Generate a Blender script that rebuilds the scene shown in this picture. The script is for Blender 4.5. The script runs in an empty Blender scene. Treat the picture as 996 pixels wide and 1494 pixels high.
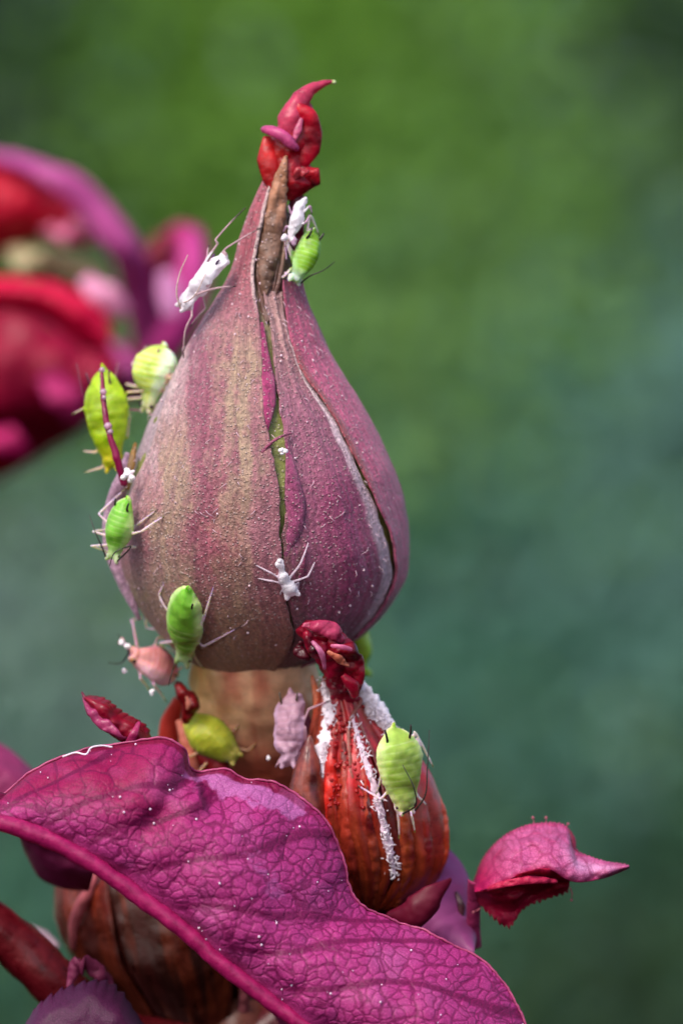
import bpy, math, random
import numpy as np
from mathutils import Vector

# ------------------------------------------------------------------ camera, world, sun, exposure
S = bpy.context.scene
COL = S.collection
D = 80.0                                   # camera distance to the y = 0 plane; one unit is about 2 mm of plant
cam_d = bpy.data.cameras.new('camera'); cam = bpy.data.objects.new('camera', cam_d); COL.objects.link(cam)
cam.location = (0, -D, 0); cam.rotation_euler = (math.radians(90), 0, 0)
cam_d.sensor_fit = 'VERTICAL'; cam_d.sensor_height = 36.0; cam_d.sensor_width = 24.0
cam_d.lens = 36.0 * D / 14.94
cam_d.clip_start = 0.5; cam_d.clip_end = 3000
cam_d.dof.use_dof = True; cam_d.dof.focus_distance = D - 1.5
cam_d.dof.aperture_fstop = cam_d.lens * 1e-3 / 1.9
S.camera = cam

W = bpy.data.worlds.new('World'); S.world = W; W.use_nodes = True
wn = W.node_tree
bg = wn.nodes['Background']
sky = wn.nodes.new('ShaderNodeTexSky'); sky.sky_type = 'NISHITA'; sky.sun_disc = False
SUN_EL, SUN_ROT = math.radians(50), math.radians(212)
sky.sun_elevation = SUN_EL; sky.sun_rotation = SUN_ROT
sky.air_density = 1.0; sky.dust_density = 3.0; sky.ozone_density = 1.0
wn.links.new(sky.outputs[0], bg.inputs[0]); bg.inputs[1].default_value = 0.14
sd = bpy.data.lights.new('sun', 'SUN'); sd.energy = 1.5; sd.angle = math.radians(18); sd.color = (1, 0.95, 0.88)
sun = bpy.data.objects.new('sun', sd); COL.objects.link(sun)
sv = Vector((math.sin(SUN_ROT) * math.cos(SUN_EL), math.cos(SUN_ROT) * math.cos(SUN_EL), math.sin(SUN_EL)))
sun.rotation_euler = sv.to_track_quat('Z', 'Y').to_euler(); sun.location = sv * 60
S.view_settings.view_transform = 'Standard'; S.view_settings.look = 'None'
S.view_settings.exposure = 0.9; S.view_settings.gamma = 1.0; S.view_settings.use_curve_mapping = False
S.render.engine = 'CYCLES'; S.cycles.use_denoising = True
S.cycles.max_bounces = 8; S.cycles.transmission_bounces = 6; S.cycles.sample_clamp_indirect = 6

rng = np.random.default_rng(7)
random.seed(7)

# ------------------------------------------------------------------ helpers
def s2l(r, g, b):
    f = lambda c: c / 12.92 if c <= 0.04045 else ((c + 0.055) / 1.055) ** 2.4
    return np.array([f(r / 255), f(g / 255), f(b / 255)])

def P(px, py, y=0.0):
    """photo pixel on the plane at depth y -> point of the place"""
    k = (D + y) / D / 100
    return np.array([(px - 498) * k, y, (747 - py) * k])

def Pv(px, py, y):
    px, py, y = np.broadcast_arrays(np.asarray(px, float), np.asarray(py, float), np.asarray(y, float))
    k = (D + y) / D / 100
    return np.stack([(px - 498) * k, y, (747 - py) * k], -1)

def hash3(ix, iy, iz, seed=0):
    h = (ix * 374761393 + iy * 668265263 + iz * 2147483647 + seed * 974711) & 0x7fffffff
    h = (h ^ (h >> 13)) * 1274126177 & 0x7fffffff
    return ((h ^ (h >> 16)) & 0xffff) / 65535.0

def vnoise(p, seed=0):
    p = np.asarray(p, float); i = np.floor(p).astype(np.int64); f = p - i; f = f * f * (3 - 2 * f)
    r = 0
    for a in (0, 1):
        for b in (0, 1):
            for c in (0, 1):
                w = (f[..., 0] if a else 1 - f[..., 0]) * (f[..., 1] if b else 1 - f[..., 1]) * (f[..., 2] if c else 1 - f[..., 2])
                r = r + w * hash3(i[..., 0] + a, i[..., 1] + b, i[..., 2] + c, seed)
    return r * 2 - 1

def fbm(p, seed=0, oct=3):
    p = np.asarray(p, float)
    return sum(vnoise(p * 2 ** k, seed + k * 17) / 2 ** k for k in range(oct))

def curve(tab, x, k=0):
    """smooth interpolation through table [(x, y...)]"""
    t = np.array(tab, float); x = np.asarray(x, float)
    xs = t[:, 0]; out = []
    for c in range(1, t.shape[1]):
        ys = t[:, c]
        m = np.gradient(ys, xs) if len(xs) > 1 else np.zeros(1)
        # limit slopes (monotone)
        dlt = np.diff(ys) / np.diff(xs)
        for i in range(len(xs)):
            l = dlt[i - 1] if i > 0 else dlt[0]; r = dlt[i] if i < len(dlt) else dlt[-1]
            if l * r <= 0: m[i] = 0
            else: m[i] = np.sign(m[i]) * min(abs(m[i]), 3 * abs(l), 3 * abs(r))
        j = np.clip(np.searchsorted(xs, x) - 1, 0, len(xs) - 2)
        h = xs[j + 1] - xs[j]; u = np.clip((x - xs[j]) / h, 0, 1)
        out.append((2 * u**3 - 3 * u**2 + 1) * ys[j] + (u**3 - 2 * u**2 + u) * h * m[j] + (-2 * u**3 + 3 * u**2) * ys[j + 1] + (u**3 - u**2) * h * m[j + 1])
    return out[0] if len(out) == 1 else np.stack(out, -1)

def path(pts, n):
    """smooth resample of a polyline of points to n points (Catmull-Rom by arc length)"""
    p = np.array(pts, float)
    if len(p) == 2:
        return p[0] + np.linspace(0, 1, n)[:, None] * (p[1] - p[0])
    d = np.r_[0, np.cumsum(np.linalg.norm(np.diff(p, axis=0), axis=1) + 1e-9)]
    x = np.linspace(0, d[-1], n)
    m = np.gradient(p, d, axis=0)
    j = np.clip(np.searchsorted(d, x) - 1, 0, len(d) - 2)
    h = (d[j + 1] - d[j])[:, None]; u = ((x - d[j])[:, None] / h)
    return (2 * u**3 - 3 * u**2 + 1) * p[j] + (u**3 - 2 * u**2 + u) * h * m[j] + (-2 * u**3 + 3 * u**2) * p[j + 1] + (u**3 - u**2) * h * m[j + 1]

def smooth01(a, b, x):
    t = np.clip((np.asarray(x, float) - a) / (b - a), 0, 1); return t * t * (3 - 2 * t)

def mesh(name, V, F, mat, parent=None, col=None, uv=None, smooth=True, attr=None):
    me = bpy.data.meshes.new(name)
    V = np.asarray(V, float)
    base = np.array(parent_world(parent))
    F = np.asarray(F)
    me.vertices.add(len(V)); me.vertices.foreach_set('co', (V - base).astype(np.float32).ravel())
    k = F.shape[1]
    me.loops.add(F.size); me.loops.foreach_set('vertex_index', F.astype(np.int32).ravel())
    me.polygons.add(len(F)); me.polygons.foreach_set('loop_start', np.arange(0, F.size, k, dtype=np.int32))
    me.update(calc_edges=True); me.validate()
    if smooth: me.polygons.foreach_set('use_smooth', np.ones(len(me.polygons), bool))
    if col is not None and len(me.vertices) == len(V):
        a = me.color_attributes.new('Col', 'FLOAT_COLOR', 'POINT')
        c = np.ones((len(V), 4), np.float32); c[:, :3] = np.clip(col, 0, 1); a.data.foreach_set('color', c.ravel())
    if attr is not None:
        for nme, val in attr.items():
            a = me.attributes.new(nme, 'FLOAT', 'POINT'); a.data.foreach_set('value', np.asarray(val, np.float32))
    if uv is not None:
        l = me.uv_layers.new(name='UVMap'); vi = np.empty(len(me.loops), np.int32); me.loops.foreach_get('vertex_index', vi)
        l.data.foreach_set('uv', np.asarray(uv, np.float32)[vi].ravel())
    me.materials.append(mat)
    o = bpy.data.objects.new(name, me); COL.objects.link(o)
    if parent is not None: o.parent = parent
    return o

WORLDLOC = {}
def parent_world(p):
    if p is None: return (0, 0, 0)
    v = np.zeros(3)
    while p is not None:
        v = v + np.array(p.location); p = p.parent
    return v

def thing(name, label, cat, loc, group=None):
    o = bpy.data.objects.new(name, None); COL.objects.link(o); o.empty_display_size = 0.2
    o.location = tuple(loc); o['label'] = label; o['category'] = cat
    if group: o['group'] = group
    return o

def tag(o, label, cat, group=None):
    o['label'] = label; o['category'] = cat
    if group: o['group'] = group
    return o

def grid_faces(nv, nu, base=0, wrap=False):
    i = np.arange(nv - 1)[:, None]; j = np.arange(nu if wrap else nu - 1)[None, :]
    a = i * nu + j; b = i * nu + (j + 1) % nu
    return (np.stack([a, b, b + nu, a + nu], -1).reshape(-1, 4) + base)

def grid_normals(G):
    du = np.gradient(G, axis=1); dv = np.gradient(G, axis=0)
    n = np.cross(du, dv); l = np.linalg.norm(n, axis=-1, keepdims=True); return n / np.maximum(l, 1e-9)

def sheet(name, G, th, mat, parent=None, col=None, attr=None, flip=None):
    """closed thin body from a grid of points, rounded towards its rims"""
    nv, nu = G.shape[:2]
    n = grid_normals(G)
    if n[nv // 2, nu // 2][1] > 0: n = -n
    u = np.linspace(-1, 1, nu)[None, :]; v = np.linspace(-1, 1, nv)[:, None]
    t = th * np.sqrt(np.clip(1 - np.maximum(np.abs(u), np.abs(v)) ** 10, 0.02, 1))[..., None]
    A = G + n * t / 2; B = G - n * t / 2
    V = np.concatenate([A.reshape(-1, 3), B.reshape(-1, 3)])
    f1 = grid_faces(nv, nu); f2 = grid_faces(nv, nu, nv * nu)[:, ::-1]
    rim = np.r_[np.arange(nu), np.arange(1, nv) * nu + nu - 1, (nv - 1) * nu + np.arange(nu - 2, -1, -1), np.arange(nv - 2, 0, -1) * nu]
    r2 = np.roll(rim, -1); m = nv * nu
    fr = np.stack([rim, rim + m, r2 + m, r2], -1)
    uu, vv = np.meshgrid(np.linspace(0, 1, nu), np.linspace(0, 1, nv))
    uv = np.stack([uu, vv], -1).reshape(-1, 2); uv = np.concatenate([uv, uv])
    if col is not None:
        col = np.broadcast_to(np.asarray(col, float), (nv, nu, 3)).reshape(-1, 3); col = np.concatenate([col, col])
    if attr is not None: attr = {k: np.concatenate([a.ravel(), a.ravel()]) for k, a in attr.items()}
    o = mesh(name, V, np.concatenate([f1, f2, fr]), mat, parent, col, uv, attr=attr)
    return o

def tube_geo(pts, rad, seg=10):
    p = np.array(pts, float); n = len(p); rad = np.broadcast_to(np.asarray(rad, float), (n,))
    t = np.gradient(p, axis=0); t /= np.maximum(np.linalg.norm(t, axis=1, keepdims=True), 1e-9)
    ref = np.array([0.13, 0.2, 0.97]); 
    if abs(np.mean(t @ ref)) > 0.8: ref = np.array([0.3, 0.95, 0.1])
    a = np.cross(t, ref); a /= np.maximum(np.linalg.norm(a, axis=1, keepdims=True), 1e-9); b = np.cross(t, a)
    th = np.linspace(0, 2 * math.pi, seg, endpoint=False)
    R = p[:, None] + rad[:, None, None] * (np.cos(th)[None, :, None] * a[:, None] + np.sin(th)[None, :, None] * b[:, None])
    V = np.concatenate([R.reshape(-1, 3), p[:1] - t[:1] * rad[0] * .6, p[-1:] + t[-1:] * rad[-1] * .6])
    F = grid_faces(n, seg, wrap=True)
    j = np.arange(seg); k = (j + 1) % seg; c0 = n * seg; c1 = c0 + 1
    F = np.concatenate([F, np.stack([np.full(seg, c0), k, j, j], -1), np.stack([np.full(seg, c1), (n - 1) * seg + j, (n - 1) * seg + k, (n - 1) * seg + k], -1)])
    return V, F

def tri_mesh_faces(F):
    """quads with a doubled corner -> triangles; all faces as triangles"""
    a = F[:, [0, 1, 2]]; b = F[:, [0, 2, 3]]; b = b[(b[:, 1] != b[:, 2])]
    return np.concatenate([a, b])

def tube(name, pts, rad, mat, parent=None, seg=10, col=None, noise=0, nscale=4, seed=0):
    V, F = tube_geo(pts, rad, seg)
    if noise: V = V + noise * np.stack([fbm(V * nscale, seed), fbm(V * nscale, seed + 5), fbm(V * nscale, seed + 9)], -1)
    if col is not None: col = np.broadcast_to(np.asarray(col, float), V.shape)
    return mesh(name, V, tri_mesh_faces(F), mat, parent, col)

def join_geo(parts):
    V, F, o = [], [], 0
    for v, f in parts:
        V.append(v); F.append(f + o); o += len(v)
    return np.concatenate(V), np.concatenate(F)

def ball_geo(c, r, seg=8, rings=6, squash=(1, 1, 1)):
    th = np.linspace(0, math.pi, rings + 1)[1:-1]; ph = np.linspace(0, 2 * math.pi, seg, endpoint=False)
    V = np.stack([np.sin(th)[:, None] * np.cos(ph), np.sin(th)[:, None] * np.sin(ph), np.cos(th)[:, None] + 0 * ph], -1).reshape(-1, 3)
    V = np.concatenate([V, [[0, 0, 1], [0, 0, -1]]]); n = rings - 1
    F = grid_faces(n, seg, wrap=True); j = np.arange(seg); k = (j + 1) % seg
    F = np.concatenate([F[:, [0, 3, 2, 1]], np.stack([np.full(seg, n * seg), j, k, k], -1), np.stack([np.full(seg, n * seg + 1), (n - 1) * seg + k, (n - 1) * seg + j, (n - 1) * seg + j], -1)])
    return V * np.asarray(squash) * r + np.asarray(c), tri_mesh_faces(F)

# ------------------------------------------------------------------ materials
def newmat(name):
    m = bpy.data.materials.new(name); m.use_nodes = True
    nt = m.node_tree; b = nt.nodes['Principled BSDF']; return m, nt, b, nt.nodes['Material Output']
def nd(nt, t, **kw):
    n = nt.nodes.new(t)
    for k, v in kw.items():
        if k.startswith('i_'):
            key = k[2:]; n.inputs[int(key) if key.isdigit() else key].default_value = v
        else: setattr(n, k, v)
    return n
def mixc(nt, fac, a, b, mode='MIX'):
    n = nt.nodes.new('ShaderNodeMix'); n.data_type = 'RGBA'; n.blend_type = mode; n.clamp_factor = True
    for sock, v in ((n.inputs[0], fac), (n.inputs[6], a), (n.inputs[7], b)):
        if isinstance(v, bpy.types.NodeSocket): nt.links.new(v, sock)
        elif isinstance(v, (int, float)): sock.default_value = v
        else: sock.default_value = (*v, 1) if len(v) == 3 else v
    return n.outputs[2]
def ramp(nt, x, stops):
    r = nt.nodes.new('ShaderNodeValToRGB'); e = r.color_ramp.elements
    while len(e) < len(stops): e.new(0.5)
    for k, (p, c) in enumerate(stops):
        e[k].position = p; e[k].color = (*c, 1) if hasattr(c, '__len__') else (c, c, c, 1)
    nt.links.new(x, r.inputs[0]); return r.outputs[0]
def math_(nt, op, a, b=0.0):
    n = nt.nodes.new('ShaderNodeMath'); n.operation = op
    for s, v in ((n.inputs[0], a), (n.inputs[1], b)):
        if isinstance(v, bpy.types.NodeSocket): nt.links.new(v, s)
        else: s.default_value = v
    return n.outputs[0]
def add_translucent(nt, b, out, colsock, w):
    if w <= 0: return
    t = nt.nodes.new('ShaderNodeBsdfTranslucent'); m = nt.nodes.new('ShaderNodeMixShader'); m.inputs[0].default_value = w
    nt.links.new(colsock, t.inputs[0]); nt.links.new(b.outputs[0], m.inputs[1]); nt.links.new(t.outputs[0], m.inputs[2]); nt.links.new(m.outputs[0], out.inputs[0])

def plant_mat(name, rough=0.45, grain=9.0, grain_amt=0.35, bump=0.25, dots=0.0, dot_col=(0.62, 0.46, 0.45), dot_scale=13.0, streak=0.0, streak_freq=38.0,
              transl=0.0, sss=0.0, sheen=0.0, spec=0.5, coat=0.0, sat=1.1):
    m, nt, b, out = newmat(name); L = nt.links
    at = nd(nt, 'ShaderNodeAttribute', attribute_name='Col'); c = at.outputs['Color']
    tc = nd(nt, 'ShaderNodeTexCoord')
    ob = tc.outputs['Object']
    n1 = nd(nt, 'ShaderNodeTexNoise', i_Scale=grain, i_Detail=6.0, i_Roughness=0.65); L.new(ob, n1.inputs['Vector'])
    var = ramp(nt, n1.outputs['Fac'], [(0.28, 1 - grain_amt), (0.72, 1 + grain_amt)])
    c = mixc(nt, 1.0, c, var, 'MULTIPLY')
    hgt = n1.outputs['Fac']
    if streak > 0:
        mp = nd(nt, 'ShaderNodeMapping'); mp.inputs['Scale'].default_value = (streak_freq, 2.2, 1); L.new(tc.outputs['UV'], mp.inputs['Vector'])
        n2 = nd(nt, 'ShaderNodeTexNoise', i_Scale=1.0, i_Detail=5.0, i_Roughness=0.6); L.new(mp.outputs[0], n2.inputs['Vector'])
        v2 = ramp(nt, n2.outputs['Fac'], [(0.3, (1 - streak, 1 - streak * 1.4, 1 - streak)), (0.7, (1 + streak * .8, 1 + streak * 1.1, 1 + streak * .8))])
        c = mixc(nt, 1.0, c, v2, 'MULTIPLY')
        hgt = math_(nt, 'ADD', hgt, math_(nt, 'MULTIPLY', n2.outputs['Fac'], 0.8))
    if dots > 0:
        vo = nd(nt, 'ShaderNodeTexVoronoi', i_Scale=dot_scale, i_Randomness=1.0); L.new(ob, vo.inputs['Vector'])
        d = ramp(nt, vo.outputs['Distance'], [(0.12, 1.0), (0.34, 0.0)])
        n3 = nd(nt, 'ShaderNodeTexNoise', i_Scale=2.6, i_Detail=3.0); L.new(ob, n3.inputs['Vector'])
        pick = nd(nt, 'ShaderNodeSeparateColor'); L.new(vo.outputs['Color'], pick.inputs[0])
        dm = math_(nt, 'MULTIPLY', d, ramp(nt, math_(nt, 'ADD', math_(nt, 'MULTIPLY', pick.outputs[0], 0.5), math_(nt, 'MULTIPLY', n3.outputs['Fac'], 0.9)), [(0.42, 0.0), (0.72, 1.0)]))
        c = mixc(nt, math_(nt, 'MULTIPLY', dm, dots), c, dot_col)
        hgt = math_(nt, 'ADD', hgt, math_(nt, 'MULTIPLY', dm, 1.3))
    bp = nd(nt, 'ShaderNodeBump', i_Strength=bump, i_Distance=0.06); L.new(hgt, bp.inputs['Height']); L.new(bp.outputs[0], b.inputs['Normal'])
    L.new(c, b.inputs['Base Color'])
    rr = ramp(nt, n1.outputs['Fac'], [(0.3, max(rough - .12, .08)), (0.7, min(rough + .15, 1))]); L.new(rr, b.inputs['Roughness'])
    b.inputs['Specular IOR Level'].default_value = spec
    b.inputs['Sheen Weight'].default_value = sheen; b.inputs['Sheen Roughness'].default_value = 0.5
    b.inputs['Coat Weight'].default_value = coat; b.inputs['Coat Roughness'].default_value = 0.2
    if sss > 0:
        b.inputs['Subsurface Weight'].default_value = sss; b.inputs['Subsurface Radius'].default_value = (0.25, 0.12, 0.06); b.inputs['Subsurface Scale'].default_value = 0.5
    add_translucent(nt, b, out, c, transl)
    return m

M = {}
M['sepal'] = plant_mat('sepal_skin', rough=0.40, grain=17, grain_amt=0.6, bump=0.62, dots=0.6, dot_scale=17, streak=0.30, sheen=0.18, transl=0.06)
M['core'] = plant_mat('bud_core_skin', rough=0.5, grain=10, grain_amt=0.4, bump=0.4, dots=0.3)
M['red'] = plant_mat('crimson_tissue', rough=0.33, grain=7, grain_amt=0.35, bump=0.3, transl=0.4, coat=0.1)
M['leaf'] = None
M['dark'] = plant_mat('shaded_bud_skin', rough=0.33, grain=5, grain_amt=0.5, bump=0.35, streak=0.22, streak_freq=9, coat=0.12)
M['wool'] = plant_mat('woolly_margin', rough=0.9, grain=30, grain_amt=0.15, bump=0.4, sheen=0.2, transl=0.05)
M['hip'] = plant_mat('receptacle_skin', rough=0.38, grain=2.5, grain_amt=0.35, bump=0.12, sss=0.2)
M['aphid'] = plant_mat('aphid_skin', rough=0.48, grain=9, grain_amt=0.18, bump=0.12, sss=0.85, spec=0.4)
def see_through(m, w):
    nt = m.node_tree; out = nt.nodes['Material Output']; src = out.inputs[0].links[0].from_socket
    t = nt.nodes.new('ShaderNodeBsdfTransparent'); x = nt.nodes.new('ShaderNodeMixShader'); x.inputs[0].default_value = w
    nt.links.new(src, x.inputs[1]); nt.links.new(t.outputs[0], x.inputs[2]); nt.links.new(x.outputs[0], out.inputs[0])
ab = M['aphid'].node_tree.nodes['Principled BSDF']; ab.inputs['Subsurface Radius'].default_value = (.16, .30, .06); ab.inputs['Subsurface Scale'].default_value = 1.0
M['skin'] = plant_mat('shed_skin', rough=0.4, grain=10, grain_amt=0.14, bump=0.3, transl=0.28)
M['chitin'] = plant_mat('dark_chitin', rough=0.3, grain=20, grain_amt=0.3, bump=0.1)
M['crumb'] = plant_mat('wax_crumb', rough=0.5, grain=20, grain_amt=0.1, bump=0.3, sss=0.2)
M['dew'] = plant_mat('honeydew', rough=0.12, grain=4, grain_amt=0.05, bump=0.02, sss=0.2)
M['dew'].node_tree.nodes['Principled BSDF'].inputs['Transmission Weight'].default_value = .55
M['far'] = plant_mat('far_petal', rough=0.5, grain=1.2, grain_amt=0.16, bump=0.04, transl=0.35, spec=.35)

see_through(M['skin'], .16)
def leaf_mat(name, rough=0.46, transl=0.22):
    m, nt, b, out = newmat(name); L = nt.links
    at = nd(nt, 'ShaderNodeAttribute', attribute_name='Col'); c = at.outputs['Color']
    tc = nd(nt, 'ShaderNodeTexCoord'); ob = tc.outputs['Object']
    n1 = nd(nt, 'ShaderNodeTexNoise', i_Scale=24.0, i_Detail=5.0, i_Roughness=0.7); L.new(ob, n1.inputs['Vector'])
    c = mixc(nt, 1.0, c, ramp(nt, n1.outputs['Fac'], [(0.3, 0.78), (0.7, 1.22)]), 'MULTIPLY')
    v2 = nd(nt, 'ShaderNodeTexVoronoi', feature='DISTANCE_TO_EDGE', i_Scale=26.0); L.new(ob, v2.inputs['Vector'])
    c = mixc(nt, 1.0, c, ramp(nt, v2.outputs['Distance'], [(0.0, (0.72, 0.55, 0.68)), (0.13, (1, 1, 1))]), 'MULTIPLY')
    h = math_(nt, 'ADD', math_(nt, 'MULTIPLY', n1.outputs['Fac'], 0.7), ramp(nt, v2.outputs['Distance'], [(0, 0.0), (0.25, 0.6)]))
    bp = nd(nt, 'ShaderNodeBump', i_Strength=0.22, i_Distance=0.04); L.new(h, bp.inputs['Height']); L.new(bp.outputs[0], b.inputs['Normal'])
    L.new(c, b.inputs['Base Color']); b.inputs['Roughness'].default_value = rough
    b.inputs['Specular IOR Level'].default_value = 0.26
    add_translucent(nt, b, out, c, transl)
    return m
M['leaf'] = leaf_mat('leaf_blade')

# ------------------------------------------------------------------ background vegetation (far, out of focus)
def foliage_mat(name, col, var=0.12):
    m, nt, b, out = newmat(name); L = nt.links
    oi = nd(nt, 'ShaderNodeTexCoord')
    n1 = nd(nt, 'ShaderNodeTexNoise', i_Scale=0.08, i_Detail=4.0); L.new(oi.outputs['Object'], n1.inputs['Vector'])
    c = mixc(nt, 1.0, tuple(col), ramp(nt, n1.outputs['Fac'], [(0.3, 1 - var), (0.7, 1 + var)]), 'MULTIPLY')
    L.new(c, b.inputs['Base Color']); b.inputs['Roughness'].default_value = 0.55; b.inputs['Specular IOR Level'].default_value = 0.3
    add_translucent(nt, b, out, c, 0.25)
    return m

# species mixture of the garden behind: bright shrub high up, grey-leaved and blue-leaved plants at the sides, dark leaves low down, and in the corners to paint in the vignetting
SPEC = [('yellow_green_foliage', (0.16, 0.35, 0.034), [(430, 130, 330, 300, 1.3), (600, 420, 240, 160, .4)]), ('mid_green_foliage', (0.20, 0.38, 0.11), [(640, 480, 300, 240, 1.2), (120, 560, 300, 200, .5), (700, 200, 200, 200, .4)]),
        ('blue_green_foliage', (0.14, 0.29, 0.25), [(980, 680, 220, 240, 2.4), (560, 1050, 220, 180, .6), (820, 950, 150, 180, .3)]), ('grey_green_foliage', (0.22, 0.33, 0.29), [(60, 900, 230, 190, 1.1), (80, 1080, 200, 140, .6)]),
        ('dark_green_foliage', (0.035, 0.085, 0.035), [(-60, 80, 200, 300, 1.6), (1060, 100, 200, 300, .6), (960, 1420, 420, 260, 1.7), (80, 1450, 300, 200, .5)]),
        ('teal_green_foliage', (0.075, 0.22, 0.145), [(680, 880, 330, 260, 1.0), (600, 1200, 330, 160, 1.0), (100, 1280, 300, 220, 1.0), (480, 760, 300, 250, .5)])]
r_ = np.random.default_rng(11)
NL = 240000
bx, by_, bd = r_.uniform(-700, 1700, NL), r_.uniform(-500, 2000, NL), r_.uniform(230, 315, NL)
wts = np.stack([sum(a * np.exp(-((bx - x) / w) ** 2 - ((by_ - y) / h) ** 2) for x, y, w, h, a in sp) + .02 for _, _, sp in SPEC], 1); wts = wts ** 0.95
cum = np.cumsum(wts, 1) / wts.sum(1, keepdims=True); pick_ = (r_.random(NL)[:, None] > cum).sum(1)
for k, (nm, c_, _) in enumerate(SPEC):
    i_ = np.where(pick_ == k)[0]; cen = Pv(bx[i_], by_[i_], bd[i_]); n_ = len(i_)
    ax = r_.normal(size=(n_, 3)); up = r_.normal(size=(n_, 3)) * 0.55 + np.array([-.2, -0.8, 0.8]); up /= np.linalg.norm(up, axis=1, keepdims=True)
    ax -= up * np.sum(ax * up, 1, keepdims=True); ax /= np.linalg.norm(ax, axis=1, keepdims=True); sd2 = np.cross(ax, up); s_ = 0.8 * (0.6 + 0.8 * r_.random((n_, 1)))
    V = np.stack([cen - ax * s_, cen - ax * s_ * .2 + sd2 * s_ * .6 + up * s_ * .1, cen + ax * s_, cen - ax * s_ * .2 - sd2 * s_ * .6 + up * s_ * .1], 1).reshape(-1, 3)
    mesh('background_foliage', V, np.arange(n_ * 4).reshape(-1, 4), foliage_mat(nm, c_), smooth=False)['kind'] = 'stuff'
# the hedge behind them all: one lumpy leafy bank
gx, gz = np.meshgrid(np.linspace(-150, 150, 90), np.linspace(-110, 110, 70))
gy = 325 + 12 * fbm(np.stack([gx * .03, gz * .03, gx * 0], -1), 4)
hb = mesh('background_hedge', np.stack([gx, gy, gz], -1).reshape(-1, 3), grid_faces(70, 90), foliage_mat('hedge_green', (0.10, 0.21, 0.09), 0.2)); hb['kind'] = 'stuff'

# ------------------------------------------------------------------ the rose shoot
class Lathe:
    """a round body given by its outline: rows (py, left px, right px); ycen(py) its depth"""
    def __init__(s, rows, ycen, kd=0.95):
        s.r = rows; s.yc = ycen; s.kd = kd; s.p0 = rows[0][0]; s.p1 = rows[-1][0]
    def cw(s, py):
        c = curve(s.r, py); return (c[..., 0] + c[..., 1]) / 2, (c[..., 1] - c[..., 0]) / 2
    def pt(s, th, py, off=0.0):
        cx, w = s.cw(py); w = np.maximum(w + np.asarray(off) * 100, 0.5)
        return Pv(cx + w * np.sin(th), py, s.yc(py) - w / 100 * s.kd * np.cos(th))
    def theta(s, px, py):
        cx, w = s.cw(py); return np.arcsin(np.clip((px - cx) / w, -1, 1))
    def at(s, px, py, off=0.0):
        return s.pt(s.theta(px, np.asarray(py, float)), np.asarray(py, float), off)
    def normal(s, th, py):
        e = 1e-2; py = float(py)
        a = s.pt(th + e, py) - s.pt(th - e, py); b = s.pt(th, py + 1) - s.pt(th, py - 1)
        n = np.cross(b, a); n /= np.linalg.norm(n)
        return n if n @ np.array([math.sin(th), -math.cos(th), 0]) > 0 else -n
    def project(s, p, off=0.0):
        y = p[1]; py = 747 - p[2] * 100 * D / (D + y); px = 498 + p[0] * 100 * D / (D + y)
        py = min(max(py, s.p0 + 1), s.p1 - 1)
        cx, w = s.cw(np.array(py)); th = math.atan2((px - cx) / 100, -(y - float(s.yc(py))) / s.kd)
        return s.pt(th, np.array(py), off)
    def body(s, name, mat, parent, col, nv=120, nu=96, off=0.0, noise=0.0, nscale=2.0, seed=0, p0=None, p1=None):
        py = np.linspace(p0 or s.p0, p1 or s.p1, nv)[:, None]; th = np.linspace(0, 2 * math.pi, nu, endpoint=False)[None, :]
        py, th = np.broadcast_arrays(py, th)
        G = s.pt(th, py, off)
        if noise:
            q = G * nscale; n = np.stack([np.sin(th), -np.cos(th), 0 * th], -1)
            G = G + n * (noise * fbm(q, seed, 4))[..., None]
        V = G.reshape(-1, 3); cen0 = G[0].mean(0); cen1 = G[-1].mean(0)
        V = np.concatenate([V, [cen0, cen1]]); F = grid_faces(nv, nu, wrap=True); j = np.arange(nu); k = (j + 1) % nu
        F = np.concatenate([F, np.stack([np.full(nu, nv * nu), k, j, j], -1), np.stack([np.full(nu, nv * nu + 1), (nv - 1) * nu + j, (nv - 1) * nu + k, (nv - 1) * nu + k], -1)])
        c = col(th, py) if callable(col) else np.broadcast_to(np.asarray(col, float), G.shape)
        c = np.concatenate([c.reshape(-1, 3), c[0, :1], c[-1, :1]])
        uv = np.stack([th / 6.283, (py - s.p0) / (s.p1 - s.p0)], -1).reshape(-1, 2); uv = np.concatenate([uv, [[0, 0], [0, 1]]])
        return mesh(name, V, tri_mesh_faces(F), mat, parent, c, uv)

def lerp3(a, b, f): return np.asarray(a) + (np.asarray(b) - np.asarray(a)) * np.asarray(f)[..., None]

shoot = thing('rose_shoot', 'sharp magenta rose shoot with plump pointed bud, second russet bud and veined front leaf', 'rose plant', P(350, 1540, 1.9))

# stems (mostly hidden below the frame)
tube('stem', path([P(372, 1130, 1.9), P(365, 1250, 2.3), P(350, 1420, 2.4), P(350, 1540, 1.9)], 20), np.linspace(0.55, 0.5, 20), M['hip'], shoot, 20, s2l(120, 60, 45))
tube('stem', path([P(545, 1325, .9), P(520, 1400, 1.3), P(430, 1480, 2.0), P(355, 1538, 1.9)], 20), np.linspace(0.4, 0.42, 20), M['hip'], shoot, 16, s2l(105, 30, 40))

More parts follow.
